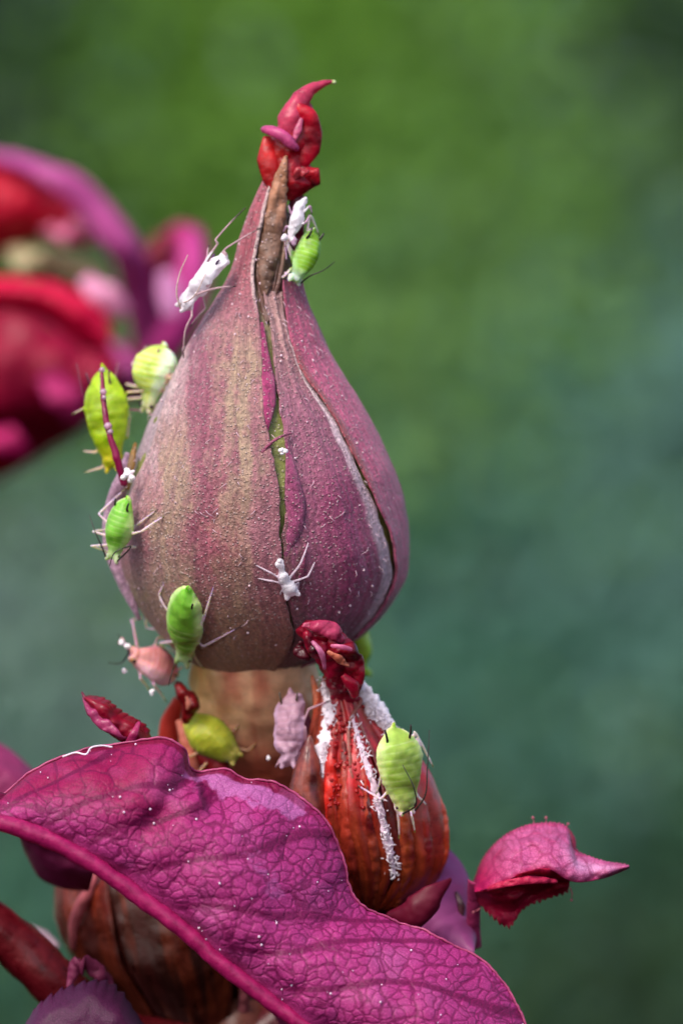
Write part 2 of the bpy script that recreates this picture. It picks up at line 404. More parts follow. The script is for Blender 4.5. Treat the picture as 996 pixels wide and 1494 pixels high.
# ---- main bud
BUD = Lathe([(240, 392, 422), (262, 385, 424), (300, 367, 422), (350, 351, 430), (400, 336, 441), (450, 306, 452), (480, 287, 465), (520, 262, 483), (560, 241, 506),
             (600, 220, 531), (650, 199, 556), (700, 180, 577), (750, 169, 589), (800, 170, 594), (850, 184, 585), (880, 199, 568), (905, 215, 549), (930, 235, 521),
             (955, 262, 481), (972, 290, 446), (985, 318, 412), (991, 350, 390)], lambda py: 1.1 * smooth01(250, 1000, py) - 0.1)
def bud_core_col(th, py):
    f = smooth01(430, 560, py); c = lerp3(s2l(112, 84, 66), s2l(120, 122, 60), f)
    return lerp3(c, s2l(95, 75, 52), smooth01(820, 950, py))
bud = BUD.body('flower_bud', M['core'], shoot, bud_core_col, nv=160, nu=120, off=-0.09, noise=0.03, nscale=3, p0=226 if False else 240, p1=990)
bud['label'] = 'plump pointed mauve rose bud standing upright'

def px_of(G):
    y = G[..., 1]; return 498 + G[..., 0] * 100 * D / (D + y), 747 - G[..., 2] * 100 * D / (D + y)

MAUVE, PURP, TAN, PALE, OLIVE, REDP, BROWN = s2l(150, 92, 103), s2l(130, 54, 82), s2l(160, 136, 110), s2l(200, 176, 174), s2l(136, 128, 56), s2l(160, 66, 80), s2l(140, 92, 66)
def g(x, c, w): return np.exp(-((x - c) / w) ** 2)
def col_left(G, u, v, py):
    px, py = px_of(G)
    nz = fbm(np.stack([px * .02, py * .004, 0 * px], -1), 3); px = px + nz * 16 + 13 * fbm(np.stack([px * .11, py * .012, 0 * px], -1), 33) + 9 * fbm(np.stack([px * .2, py * .2, 0 * px], -1), 34) + 16 * fbm(np.stack([px * .035, py * .03, 0 * px], -1), 38)
    c = lerp3(np.broadcast_to(MAUVE, G.shape), PALE, 0.85 * smooth01(40, -70, px - (300 - 0.42 * np.clip(py - 480, 0, 500) )) * smooth01(430, 520, py))
    c = lerp3(c, PURP, 0.8 * g(px, 306 + 8 * np.sin(py * .01), 24) * smooth01(430, 520, py) * smooth01(900, 760, py))
    c = lerp3(c, TAN, 0.85 * g(px, 348 + 10 * np.sin(py * .013), 26) * smooth01(440, 540, py))
    c = lerp3(c, TAN, 0.75 * g(px, 255, 26) * smooth01(560, 680, py))
    c = lerp3(c, s2l(140, 56, 80), 0.65 * g(px, 315, 38) * g(py, 790, 75))
    c = lerp3(c, REDP, 0.75 * smooth01(480, 360, py))
    c = lerp3(c, PALE, 0.75 * smooth01(0.955, 0.985, u) * smooth01(470, 420, py))
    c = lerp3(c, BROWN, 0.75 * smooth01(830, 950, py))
    c = lerp3(c, OLIVE, 0.8 * smooth01(250, 190, px) * smooth01(800, 900, py))
    return c
def col_right(G, u, v, py):
    px, py = px_of(G)
    nz = fbm(np.stack([px * .02, py * .006, 0 * px], -1), 13); px = px + nz * 14 + 12 * fbm(np.stack([px * .11, py * .012, 0 * px], -1), 35) + 7 * fbm(np.stack([px * .2, py * .2, 0 * px], -1), 36)
    c = lerp3(np.broadcast_to(s2l(152, 86, 110), G.shape), s2l(166, 128, 122), 0.8 * smooth01(620, 450, py))
    c = lerp3(c, s2l(150, 44, 96), 0.75 * g(px, 500, 45) * smooth01(620, 740, py))
    c = lerp3(c, s2l(214, 190, 200), 0.85 * smooth01(0.80, 0.90, u) * smooth01(430, 540, py))
    c = lerp3(c, s2l(120, 86, 74), 0.6 * smooth01(450, 430, px) * smooth01(700, 800, py))
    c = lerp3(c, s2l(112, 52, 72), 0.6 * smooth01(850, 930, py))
    return c
def col_s3(G, u, v, py):
    px, py = px_of(G)
    c = lerp3(np.broadcast_to(s2l(188, 80, 116), G.shape), s2l(130, 34, 66), 0.6 * smooth01(520, 420, py))
    c = lerp3(c, s2l(140, 62, 48), 0.7 * smooth01(0.09, 0.02, u) * smooth01(480, 540, py) * smooth01(760, 660, py))
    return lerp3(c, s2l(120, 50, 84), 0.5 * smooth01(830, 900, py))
def col_back(G, u, v, py):
    px, py = px_of(G); return lerp3(np.broadcast_to(s2l(168, 140, 150), G.shape), OLIVE, 0.7 * smooth01(780, 900, py))

def sepal(lathe, p0, p1, L, R, off, lift, colf, nv=150, nu=70, keel=0.03, seed=0, th=0.07, mat='sepal', wav=0.02, ribs=1.0, ribf=22, name='sepal', parent=None, uneven=0.0):
    """L, R: tables (py, px) of the margins, or (py, angle in degrees) if first item is 'deg'"""
    py = np.linspace(p0, p1, nv)
    def ang(T):
        if T[0] == 'deg': return np.radians(curve(T[1], py))
        return lathe.theta(curve(T, py), py)
    a, b = ang(L), ang(R)
    a = a + np.radians(uneven) * fbm(np.stack([py * .05, py * 0 + 3, py * 0], -1), seed + 40); b = b + np.radians(uneven) * fbm(np.stack([py * .05, py * 0 + 9, py * 0], -1), seed + 41)
    u = np.linspace(0, 1, nu); uu = u[None, :] + 0 * py[:, None]
    # finer at rims
    uu = 0.5 - 0.5 * np.cos(math.pi * (0.12 + 0.76 * uu)) ; uu = (uu - uu[:, :1]) / (uu[:, -1:] - uu[:, :1])
    th_ = a[:, None] + (b - a)[:, None] * uu; pp = py[:, None] + 0 * uu
    o = off + lift[0] * np.exp(-uu * 16) + lift[1] * np.exp(-(1 - uu) * 16) + keel * np.exp(-((uu - .5) / .12) ** 2)
    G0 = lathe.pt(th_, pp)
    o = o + wav * fbm(G0 * 1.6, seed, 3) + wav * 0.5 * ribs * fbm(np.stack([uu * ribf, pp * .006, 0 * uu], -1), seed + 2, 2)
    G = lathe.pt(th_, pp, o)
    return sheet(name, G, th, M[mat], parent if parent is not None else bud, colf(G, uu, (pp - p0) / (p1 - p0), pp))

seam = [(258, 398), (300, 388), (350, 378), (400, 371), (450, 376), (500, 381), (560, 384), (620, 388), (680, 400), (740, 408), (810, 409), (880, 419), (930, 426), (984, 395)]
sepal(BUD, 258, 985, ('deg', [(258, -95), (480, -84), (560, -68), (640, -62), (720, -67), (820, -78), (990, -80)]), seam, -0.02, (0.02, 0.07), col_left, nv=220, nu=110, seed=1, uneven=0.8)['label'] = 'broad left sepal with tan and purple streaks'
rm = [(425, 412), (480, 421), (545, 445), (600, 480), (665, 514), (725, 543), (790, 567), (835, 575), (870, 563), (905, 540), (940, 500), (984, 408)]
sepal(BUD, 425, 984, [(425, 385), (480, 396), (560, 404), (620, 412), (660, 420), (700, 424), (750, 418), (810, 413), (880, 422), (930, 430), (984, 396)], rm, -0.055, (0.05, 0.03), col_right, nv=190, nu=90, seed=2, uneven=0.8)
sepal(BUD, 408, 978, [(408, 410), (480, 419), (545, 441), (600, 478), (665, 513), (725, 542), (790, 567), (835, 574), (870, 561), (905, 538), (940, 500), (978, 426)], ('deg', [(408, 120), (985, 128)]), -0.02, (0.085, 0.02), col_s3, nv=170, nu=60, seed=3, uneven=0.7)
sepal(BUD, 420, 982, ('deg', [(420, -128), (982, -128)]), ('deg', [(420, -72), (700, -62), (982, -66)]), -0.11, (0.02, 0.04), col_back, nv=120, nu=50, seed=4)
sepal(BUD, 300, 982, ('deg', [(300, 115), (982, 118)]), ('deg', [(300, 242), (982, 240)]), -0.03, (0.03, 0.03), col_back, nv=100, nu=50, seed=5)
# brown withered strip up the middle of the neck
sepal(BUD, 226 if False else 242, 470, [(242, 398), (300, 392), (350, 380), (400, 374), (440, 380), (470, 390)], [(242, 417), (300, 416), (350, 418), (400, 412), (440, 402), (470, 391)], -0.05, (0.03, 0.05),
      lambda G, u, v, py: lerp3(np.broadcast_to(s2l(128, 98, 76), G.shape), s2l(96, 62, 54), smooth01(330, 420, py)), nv=90, nu=26, seed=6, wav=0.05, mat='core', name='withered_strip')
# folded tongues along the seam
def ribbon(name, pts, wid, mat, parent, col, curl=0.3, th=0.04, n=40, nu=9, side=(1, 0, 0), seed=0, jag=0.0, wav=0.0):
    p = path(pts, n); w = np.interp(np.linspace(0, 1, n), np.linspace(0, 1, len(wid)), wid)
    t = np.gradient(p, axis=0); t /= np.linalg.norm(t, axis=1, keepdims=True)
    s_ = np.array(side, float); s_ = s_ - t * (t @ s_)[:, None]; s_ /= np.linalg.norm(s_, axis=1, keepdims=True)
    nn = np.cross(t, s_); nn[nn[:, 1] > 0] *= -1
    u = np.linspace(-1, 1, nu)[None, :]
    ww = w[:, None] * (1 + jag * np.stack([fbm(np.stack([np.arange(n) * .37, np.arange(n) * 0 + (0 if q < 0 else 7), np.arange(n) * 0], -1), seed) for q in u[0]], 1))
    G = p[:, None] + s_[:, None] * (u * ww)[..., None] + nn[:, None] * (-(u ** 2) * curl * ww)[..., None]
    wav_ = wav + .018
    G = G + nn[:, None] * (wav_ * fbm(G * 6, seed, 3))[..., None]
    c = col(G, (u + 1) / 2 + 0 * ww, np.linspace(0, 1, n)[:, None] + 0 * ww) if callable(col) else np.asarray(col, float)
    return sheet(name, G, th, mat, parent, c)
MAG = s2l(158, 40, 98)
def crease(a, b, f=2.6): return lambda G, u, v: lerp3(np.broadcast_to(s2l(*a), G.shape), s2l(*b), np.clip(1.3 * fbm(G * f, 61) + .25, 0, 1))
ribbon('sepal_fold', [BUD.at(382, 470, .03), BUD.at(386, 530, .05), BUD.at(391, 580, .06), BUD.at(389, 632, .03)], [.02, .06, .12, .1, .01], M['sepal'], bud, MAG, curl=0.5, n=60)
ribbon('sepal_fold', [BUD.at(417, 642, .05), BUD.at(425, 700, .04), BUD.at(430, 760, .03), BUD.at(414, 816, .02)], [.01, .08, .15, .13, .01], M['sepal'], bud, s2l(150, 62, 104), curl=0.45, n=60)
tube('sepal_lobe', path([BUD.at(382, 660, .02), BUD.at(396, 645, .09), BUD.at(410, 636, .11), BUD.at(424, 632, .05)], 24), np.linspace(.032, .014, 24), M['sepal'], bud, 8, s2l(142, 60, 92))
ribbon('sepal_fold', [BUD.at(448, 790, -.02), BUD.at(440, 830, .03), BUD.at(432, 870, .01)], [.01, .04, .01], M['sepal'], bud, s2l(130, 40, 80), curl=0.4, n=30)
# filament down the left edge, with droplets
fil = tube('sepal_lobe', path([P(149, 540, .1), P(151, 580, -.1), P(158, 625, -.25), P(170, 665, -.3), P(182, 708, -.2)], 40), np.interp(np.linspace(0, 1, 40), [0, .1, .5, .9, 1], [.02, .035, .045, .055, .05]), M['red'], bud, 10, s2l(150, 20, 78), noise=0.012, nscale=9)
fil['label'] = 'thin crimson filament standing off the left edge'
dv = [ball_geo(P(151, 572, -.16), .05), ball_geo(P(152, 580, -.18), .035), ball_geo(P(158, 622, -.3), .06), ball_geo(P(161, 630, -.3), .045), ball_geo(P(149, 540, .08), .045)]
V, F = join_geo(dv); mesh('droplet', V, F, M['dew'], fil and bud, np.broadcast_to(s2l(235, 190, 215), V.shape))['kind'] = 'stuff'
# left lower strip where the filament roots
ribbon('sepal_fold', [P(186, 660, .2), P(178, 700, .1), P(166, 745, .3), P(164, 800, .4), P(181, 850, .45), P(204, 905, .6)], [.03, .12, .14, .12, .1, .02], M['sepal'], bud, s2l(182, 140, 165), curl=0.4, n=50)
ribbon('sepal_lobe', [BUD.at(203, 645, .05), BUD.at(197, 680, .06), BUD.at(190, 715, .03)], [.02, .06, .02], M['core'], bud, s2l(120, 84, 30), curl=.3)

# fine glandular specks on the bud skin
sp = []
for k in range(240):
    py = random.uniform(300, 960); th = random.uniform(-1.35, 1.25); r = random.choice([.006, .008, .009, .010, .013, .02])
    v, f = ball_geo(BUD.pt(th, np.array(py), 0.015 + r * .3), r, 5, 4); sp.append((v, f))
V, F = join_geo(sp); mesh('skin_speck', V, F, M['crumb'], bud, np.broadcast_to(s2l(226, 190, 200), V.shape))['kind'] = 'stuff'
# short hairs lying on the skin
hr = []
for k in range(170):
    py = random.uniform(420, 960); th = random.uniform(-1.35, 1.2); l = random.uniform(.05, .16); a = random.uniform(-1, 1)
    p0 = BUD.pt(th, np.array(py), 0.02); p2 = BUD.pt(th + a * l / 1.8, np.array(py + l * 70), 0.03); pm = (p0 + p2) / 2 + BUD.normal(th, py) * l * .3
    v, f = tube_geo(np.array([p0, pm, p2]), [.006, .005, .003], 4); hr.append((v, tri_mesh_faces(f)))
V, F = join_geo(hr); mesh('skin_hair', V, F, M['crumb'], bud, np.broadcast_to(s2l(205, 165, 178), V.shape))['kind'] = 'stuff'

# receptacle under the bud
HIP = Lathe([(915, 310, 430), (950, 284, 456), (985, 277, 466), (1030, 279, 468), (1080, 297, 460), (1130, 318, 446), (1180, 335, 430)], lambda py: 1.25 + 0.7 * smooth01(960, 1160, py))
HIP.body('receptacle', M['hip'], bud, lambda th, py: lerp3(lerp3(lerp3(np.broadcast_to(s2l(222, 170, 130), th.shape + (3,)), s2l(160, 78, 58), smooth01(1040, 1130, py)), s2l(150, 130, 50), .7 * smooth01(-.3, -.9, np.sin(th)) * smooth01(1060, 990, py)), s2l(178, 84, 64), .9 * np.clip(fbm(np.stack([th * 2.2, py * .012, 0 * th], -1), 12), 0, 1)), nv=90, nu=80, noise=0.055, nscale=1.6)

# ---- crumpled red tip
TIP = Lathe([(150, 424, 452), (170, 414, 460), (195, 398, 461), (215, 390, 458), (235, 388, 451), (252, 390, 455), (268, 394, 462), (280, 400, 448), (292, 406, 432)], lambda py: -0.05)
def tip_col(th, py): return lerp3(np.broadcast_to(s2l(180, 10, 38), th.shape + (3,)), s2l(176, 34, 20), 0.8 * smooth01(0.2, -0.6, np.sin(th)) * smooth01(190, 230, py))
tip = TIP.body('bud_tip', M['red'], bud, tip_col, nv=110, nu=90, noise=0.045, nscale=2.6, seed=5)
tip['label'] = 'crumpled bright red tip with curled horn'
tube('bud_tip', path([P(418, 205, -.2), P(424, 178, -.22), P(434, 152, -.18), P(447, 135, -.12), P(462, 125, -.05), P(476, 121, 0), P(487, 119, .02)], 50),
     np.interp(np.linspace(0, 1, 50), [0, .25, .45, .7, .92, 1], [.16, .19, .155, .09, .035, .02]), M['red'], bud, 16, s2l(205, 62, 98), noise=0.025, nscale=4)
v, f = ball_geo(P(487, 120, .02), .035); mesh('bud_tip', v, f, M['crumb'], bud, np.broadcast_to(s2l(175, 190, 130), v.shape))
ribbon('petal_fold', [P(380, 188, -.25), P(393, 190, -.42), P(410, 197, -.52), P(425, 208, -.52), P(436, 219, -.42)], [.03, .07, .08, .085, .03], M['red'], bud, s2l(205, 80, 138), curl=1.0, th=.05, n=50, side=(.2, 0, 1))
ribbon('petal_fold', [P(380, 187, -.2), P(400, 188, -.36), P(418, 198, -.44), P(430, 207, -.44)], [.01, .035, .035, .01], M['red'], bud, s2l(214, 110, 160), curl=0.8, th=.04, n=40, side=(.2, 0, 1))
ribbon('petal_fold', [P(440, 172, -.36), P(434, 190, -.42), P(428, 208, -.42)], [.02, .06, .02], M['red'], bud, s2l(205, 90, 130), curl=0.5, n=30)
ribbon('petal_fold', [P(432, 150, -.3), P(446, 164, -.36), P(450, 188, -.32), P(447, 216, -.3), P(441, 244, -.27)], [.03, .14, .2, .2, .06], M['red'], bud, crease((206, 10, 46), (120, 0, 24)), curl=0.45, th=.05, n=60, nu=17, wav=-.006, seed=33)
ribbon('petal_fold', [P(440, 240, -.25), P(452, 256, -.3), P(464, 270, -.2)], [.05, .17, .04], M['red'], bud, crease((196, 18, 40), (110, 0, 24)), curl=0.5, n=50, nu=15, wav=.015)
ribbon('petal_fold', [P(389, 198, -.22), P(393, 232, -.32), P(399, 262, -.33), P(403, 292, -.3)], [.05, .18, .16, .03], M['red'], bud, crease((204, 24, 28), (120, 0, 20)), curl=0.45, n=60, nu=17, wav=-.006, seed=31)
ribbon('withered_strip', [P(418, 228, -.34), P(413, 246, -.42), P(408, 268, -.42), P(403, 300, -.42), P(397, 340, -.42), P(390, 385, -.5), P(386, 430, -.55)], [.015, .10, .15, .165, .16, .13, .04], M['core'], bud,
       lambda G, u, v: lerp3(lerp3(np.broadcast_to(s2l(164, 112, 84), G.shape), s2l(112, 80, 64), smooth01(.25, .6, v)), s2l(80, 54, 44), .8 * np.clip(fbm(np.stack([u * 6, v * 5, 0 * u], -1), 3), 0, 1)), curl=0.35, n=80, wav=.03, jag=.12)
ribbon('petal_fold', [P(428, 262, -.42), P(438, 250, -.44), P(450, 248, -.38)], [.03, .08, .02], M['red'], bud, s2l(196, 66, 78), curl=0.5, n=30, wav=.05)
# dark sheltered inside of the neck on the right
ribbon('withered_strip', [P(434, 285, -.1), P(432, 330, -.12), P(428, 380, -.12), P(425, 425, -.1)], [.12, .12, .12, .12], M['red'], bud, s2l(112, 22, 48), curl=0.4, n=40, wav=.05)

# ---- the big front leaf, folded along its midrib
def pl2(pts, n): return path([(a, b, 0) for a, b in pts], n)[:, :2]
nS, nT = 960, 440
Mid = pl2([(-70, 1178), (5, 1196), (60, 1214), (120, 1244), (200, 1300), (260, 1345), (330, 1406), (400, 1460), (450, 1496), (540, 1560)], nS)
Edge = pl2([(-72, 1172), (5, 1163), (40, 1135), (90, 1109), (150, 1091), (215, 1083), (250, 1084), (268, 1098), (276, 1122), (335, 1127), (348, 1134), (400, 1146), (440, 1170), (475, 1202), (498, 1250), (506, 1295), (522, 1322), (560, 1340), (610, 1358), (660, 1380), (705, 1407), (742, 1452), (768, 1500), (800, 1570)], nS)
s = np.linspace(0, 1, nS); t = np.linspace(0, 1, nT)
SS, TT = np.meshgrid(s, t, indexing='ij')
PX = Mid[:, None, 0] * (1 - TT) + Edge[:, None, 0] * TT; PY = Mid[:, None, 1] * (1 - TT) + Edge[:, None, 1] * TT
wid = np.hypot(Edge[:, 0] - Mid[:, 0], Edge[:, 1] - Mid[:, 1])[:, None] / 100
YD = (-2.35 + 0.15 * SS) + TT * (0.55 + 0.35 * np.sin(SS * 3)) - 0.28 * np.minimum(wid, 2.2) * np.sin(math.pi * TT ** .8) + 0.25 * TT ** 6
ln = (PX - 278) * 0.93 - (PY - 1122) * 0.36                                   # signed distance from the lobe's edge
along = smooth01(1200, 1165, PY)
YD -= 0.22 * smooth01(4, -4, ln) * smooth01(-110, -10, ln) * along
YD += 0.22 * np.exp(-((PX - 306) / 26) ** 2 - ((PY - 1152) / 22) ** 2) * smooth01(0, 8, ln)
YD += 0.10 * fbm(np.stack([PX * .012, PY * .012, 0 * PX], -1), 21, 2)
# secondary veins: leave the midrib at an angle towards the tip
vein = np.full(PX.shape, 9.0); ridge = np.zeros(PX.shape)
Xl, Yl = PX / 100, PY / 100
L_ = 7.6
for k, s0 in enumerate(np.linspace(0.03, 0.93, 9)):
    bend = 0.20 + 0.03 * math.sin(k * 2.1)
    dist = np.abs(SS - s0 - bend * TT ** 0.85 - 0.012 * np.sin(TT * 9 + k)) * L_ * 0.8
    vein = np.minimum(vein, dist)
def voro(q, seed):
    i = np.floor(q).astype(np.int64); f1 = np.full(q.shape[:2], 9.0); f2 = f1.copy()
    for a in (-1, 0, 1):
        for b in (-1, 0, 1):
            cx, cy = i[..., 0] + a, i[..., 1] + b
            jx = cx + 0.5 + 0.9 * (hash3(cx, cy, cx * 0, seed) - .5); jy = cy + 0.5 + 0.9 * (hash3(cx, cy, cx * 0 + 1, seed) - .5)
            d = np.hypot(q[..., 0] - jx, q[..., 1] - jy)
            f2 = np.minimum(f2, np.maximum(f1, d)); f1 = np.minimum(f1, d)
    return f2 - f1
dd = 0.045 * np.stack([fbm(np.stack([Xl * 4, Yl * 4, 0 * Xl], -1), 5), fbm(np.stack([Xl * 4, Yl * 4, 0 * Xl], -1), 8)], -1)
an = math.radians(25); qx = (Xl * math.cos(an) + Yl * math.sin(an)); qy = (-Xl * math.sin(an) + Yl * math.cos(an))
q = np.stack([qx, qy], -1) + dd
v1 = voro(q * np.array([1.9, 2.4]), 3) / 2.0
v2 = voro(q * np.array([6.2, 7.2]), 9) / 6.6
v3 = voro(q * np.array([13., 14.]), 12) / 13.0
pk = lambda d, w: smooth01(w, w * .35, d)
Vm = pk(vein, .085); V1 = pk(v1, .05); V2 = pk(v2, .028); V3 = pk(v3, .014) * .5
clear = smooth01(0.02, 0.12, TT) 
faint = (1 - 0.65 * smooth01(330, 200, PX) * smooth01(0.35, 0.7, TT))          # the smooth, stretched part near the top left
VE = np.maximum.reduce([Vm, V1 * .85, V2 * .8 * faint, V3 * .6 * faint]) * clear
puff = (0.008 * smooth01(0.005, 0.05, v2) * faint + 0.009 * smooth01(0.0, 0.14, v1) + 0.03 * smooth01(0, .3, vein) + 0.002 * smooth01(0, .03, v3) * faint) * clear
G = Pv(PX, PY, YD); n = grid_normals(G); n[n[..., 1] > 0] *= -1
rag = smooth01(0.93, 1.0, TT)
G = G + n * puff[..., None] + n * (0.03 * fbm(G * 2.2, 31, 2) * (1 - rag))[..., None]
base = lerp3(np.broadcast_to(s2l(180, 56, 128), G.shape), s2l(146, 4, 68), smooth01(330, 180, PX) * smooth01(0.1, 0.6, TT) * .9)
base = lerp3(base, s2l(200, 110, 168), 0.35 * np.clip(fbm(np.stack([PX * .02, PY * .02, 0 * PX], -1), 44), 0, 1))
seg_ = np.clip(((PX - 288) * 142 + (PY - 1128) * 50) / (142 ** 2 + 50 ** 2), 0, 1); dseg = np.hypot(PX - 288 - 142 * seg_, PY - 1130 - 50 * seg_) + 9 * fbm(np.stack([PX * .09, PY * .09, 0 * PX], -1), 4)
lav = smooth01(20, 11, dseg)  # lavender sky reflection along the curled margin, painted into the colour
for (a_, b_, r1) in [(366, 1247, 8), (385, 1274, 11), (401, 1303, 12), (377, 1262, 5), (393, 1288, 6)]:
    lav = np.maximum(lav, .5 * smooth01(r1 + 3, r1 - 4, np.hypot(PX - a_, (PY - b_) * 1.3) + 7 * fbm(np.stack([PX * .14, PY * .14, 0 * PX], -1), 6)))
base = lerp3(base, s2l(190, 120, 182), .6 * lav); VE = VE * (1 - .8 * lav)
shade_tri = smooth01(-3, 3, ln) * smooth01(26, 8, np.hypot((PX - 298) * .7, (PY - 1152))) 
base = lerp3(base, s2l(126, 12, 74), .8 * shade_tri * (1 - lav))  # shade of the recess beside the lobe, put into the leaf colour
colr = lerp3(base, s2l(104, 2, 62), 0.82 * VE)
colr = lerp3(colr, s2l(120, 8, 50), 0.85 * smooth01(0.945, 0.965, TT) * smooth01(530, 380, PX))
gb_ = (G - n * .05)[::8, ::8]
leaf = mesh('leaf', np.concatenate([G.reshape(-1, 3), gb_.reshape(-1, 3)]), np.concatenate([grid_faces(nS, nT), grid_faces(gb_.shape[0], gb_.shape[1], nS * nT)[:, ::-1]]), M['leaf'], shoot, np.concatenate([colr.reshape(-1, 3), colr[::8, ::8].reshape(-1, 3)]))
leaf['label'] = 'large magenta leaf with net of dark veins across the front'
# its midrib
mr = np.array([P(a, b + 6, -2.42 + 0.15 * k / nS) for k, (a, b) in enumerate(Mid)])[::8]
tube('midrib', mr, np.interp(np.linspace(0, 1, len(mr)), [0, .1, .3, .7, 1], [.10, .13, .125, .12, .10]), M['leafrib'] if 'leafrib' in M else M['red'], leaf, 16, s2l(176, 30, 100), noise=0.015, nscale=5)
# pale rim along the margin
er = G[:, -1][::3]
tube('leaf_rim', er + np.array([0, -.02, .01]), 0.018, M['red'], leaf, 6, s2l(186, 76, 124), noise=0.012, nscale=6)
# the half folded away behind the midrib
nb = 60; MB = Mid[np.linspace(0, nS - 1, nb).astype(int)]
tb = np.linspace(0, 1, 24)[None, :]
wb = np.interp(np.linspace(0, 1, nb), [0, .15, .4, .8, 1], [.2, .9, 1.3, 1.1, .8])[:, None]
Gb = Pv(MB[:, None, 0] + 12 * tb, MB[:, None, 1] - 26 * tb - 10 * tb ** 2, -2.3 + wb * tb)
sheet('leaf_fold', Gb, 0.05, M['leaf'], leaf, s2l(110, 14, 60))
sp = []
for k in range(70):
    i = random.randrange(60, nS - 30); j = random.randrange(20, nT - 5); r = random.choice([.007, .009, .012, .018]); sp.append(ball_geo(G[i, j] + n[i, j] * .03, r, 5, 4))
V, F = join_geo(sp); mesh('skin_speck', V, F, M['crumb'], leaf, np.broadcast_to(s2l(235, 205, 225), V.shape))['kind'] = 'stuff'

# ---- second, russet bud behind the leaf
BUD2 = Lathe([(960, 482, 512), (1000, 468, 524), (1040, 458, 546), (1080, 448, 580), (1120, 436, 612), (1160, 428, 634), (1200, 424, 646), (1240, 430, 647), (1280, 448, 636), (1310, 474, 612), (1335, 505, 575)], lambda py: 0.2 + 0.5 * smooth01(1000, 1340, py))
bud2 = BUD2.body('flower_bud', M['dark'], shoot, lambda th, py: lerp3(np.broadcast_to(s2l(70, 8, 16), th.shape + (3,)), s2l(80, 20, 16), 0.5 + 0 * th), nv=80, nu=70, off=-.1, noise=.03)
bud2['label'] = 'smaller russet red bud with woolly white sepal margins'
def rc(a, b, lo=1120, hi=1230, am=.45):
    return lambda G, u, v, py: lerp3(lerp3(lerp3(np.broadcast_to(s2l(*a), G.shape), s2l(*b), smooth01(lo, hi, py)), s2l(176, 70, 34), am * np.clip(1.6 * fbm(np.stack([u * 9, py * .008, 0 * py], -1), 9), 0, 1)), s2l(60, 6, 12), 1.5 * am * np.clip(1.4 * fbm(np.stack([u * 8 + 7, py * .009, 0 * py], -1), 19), 0, 1))
sepal(BUD2, 985, 1335, ('deg', [(985, -110), (1335, -110)]), [(985, 474), (1050, 476), (1100, 470), (1150, 466), (1200, 468), (1260, 480), (1335, 515)], -.04, (.02, .05), rc((140, 50, 30), (96, 26, 22)), seed=11, nv=90, nu=40, mat='dark', ribs=4.5, ribf=9, parent=bud2)
sepal(BUD2, 985, 1335, [(985, 480), (1050, 488), (1100, 478), (1150, 470), (1200, 470), (1260, 482), (1335, 516)], [(985, 500), (1050, 522), (1100, 540), (1150, 552), (1200, 558), (1260, 572), (1335, 550)], -.02, (.04, .04), rc((176, 14, 24), (116, 34, 20)), seed=12, nv=120, nu=60, mat='dark', ribs=4.5, ribf=9, parent=bud2, wav=.035)
sepal(BUD2, 1000, 1330, [(1000, 506), (1060, 522), (1120, 548), (1200, 562), (1270, 577), (1330, 548)], ('deg', [(1000, 120), (1330, 120)]), 0.0, (.03, .03), rc((150, 20, 26), (140, 46, 22)), seed=13, nv=90, nu=50, mat='dark', ribs=4.5, ribf=9, parent=bud2, wav=.03)
sepal(BUD2, 1000, 1330, ('deg', [(1000, 110), (1330, 110)]), ('deg', [(1000, 255), (1330, 255)]), -.05, (.02, .02), rc((150, 40, 40), (110, 40, 34)), seed=14, nv=60, nu=40, mat='dark', ribs=4.5, ribf=9, parent=bud2)
WHT = s2l(242, 228, 238)
ribbon('woolly_margin', [BUD2.at(478, 995, .06), BUD2.at(484, 1040, .05), BUD2.at(478, 1090, .05), BUD2.at(470, 1140, .05), BUD2.at(466, 1195, .04)], [.06, .10, .14, .12, .08, .02], M['wool'], bud2, WHT, curl=.3, n=90, jag=.3, wav=.03, seed=3)
ribbon('woolly_margin', [BUD2.at(513, 1050, .10), BUD2.at(528, 1100, .13), BUD2.at(544, 1150, .13), BUD2.at(556, 1200, .13), BUD2.at(573, 1278, .08)], [.015, .04, .055, .05, .065, .01], M['wool'], bud2, s2l(226, 196, 214), curl=.3, n=110, jag=.3, wav=.02, seed=5)
ribbon('woolly_margin', [P(520, 992, -.1), P(537, 1020, -.12), P(556, 1048, -.15), P(580, 1072, -.2)], [.06, .12, .17, .13, .03], M['wool'], bud2, WHT, curl=.5, n=70, jag=.2, wav=.05, seed=7)
ribbon('woolly_margin', [BUD2.at(610, 1160, .04), BUD2.at(622, 1166, .06), BUD2.at(634, 1168, .04)], [.04, .1, .02], M['wool'], bud2, WHT, curl=.3, n=30, jag=.4, side=(.2, 0, 1), seed=9)
ribbon('petal_fold', [BUD2.at(612, 1140, .05), BUD2.at(618, 1158, .06), BUD2.at(622, 1172, .03)], [.05, .09, .03], M['red'], bud2, s2l(205, 30, 70), curl=.5, n=30)
ribbon('woolly_margin', [BUD2.at(505, 1010, .08), BUD2.at(520, 1020, .1), BUD2.at(512, 1045, .06), BUD2.at(512, 1120, .05), BUD2.at(518, 1165, .03)], [.015, .02, .025, .03, .02], M['red'], bud2, s2l(170, 96, 84), curl=.4, n=50, jag=.3)
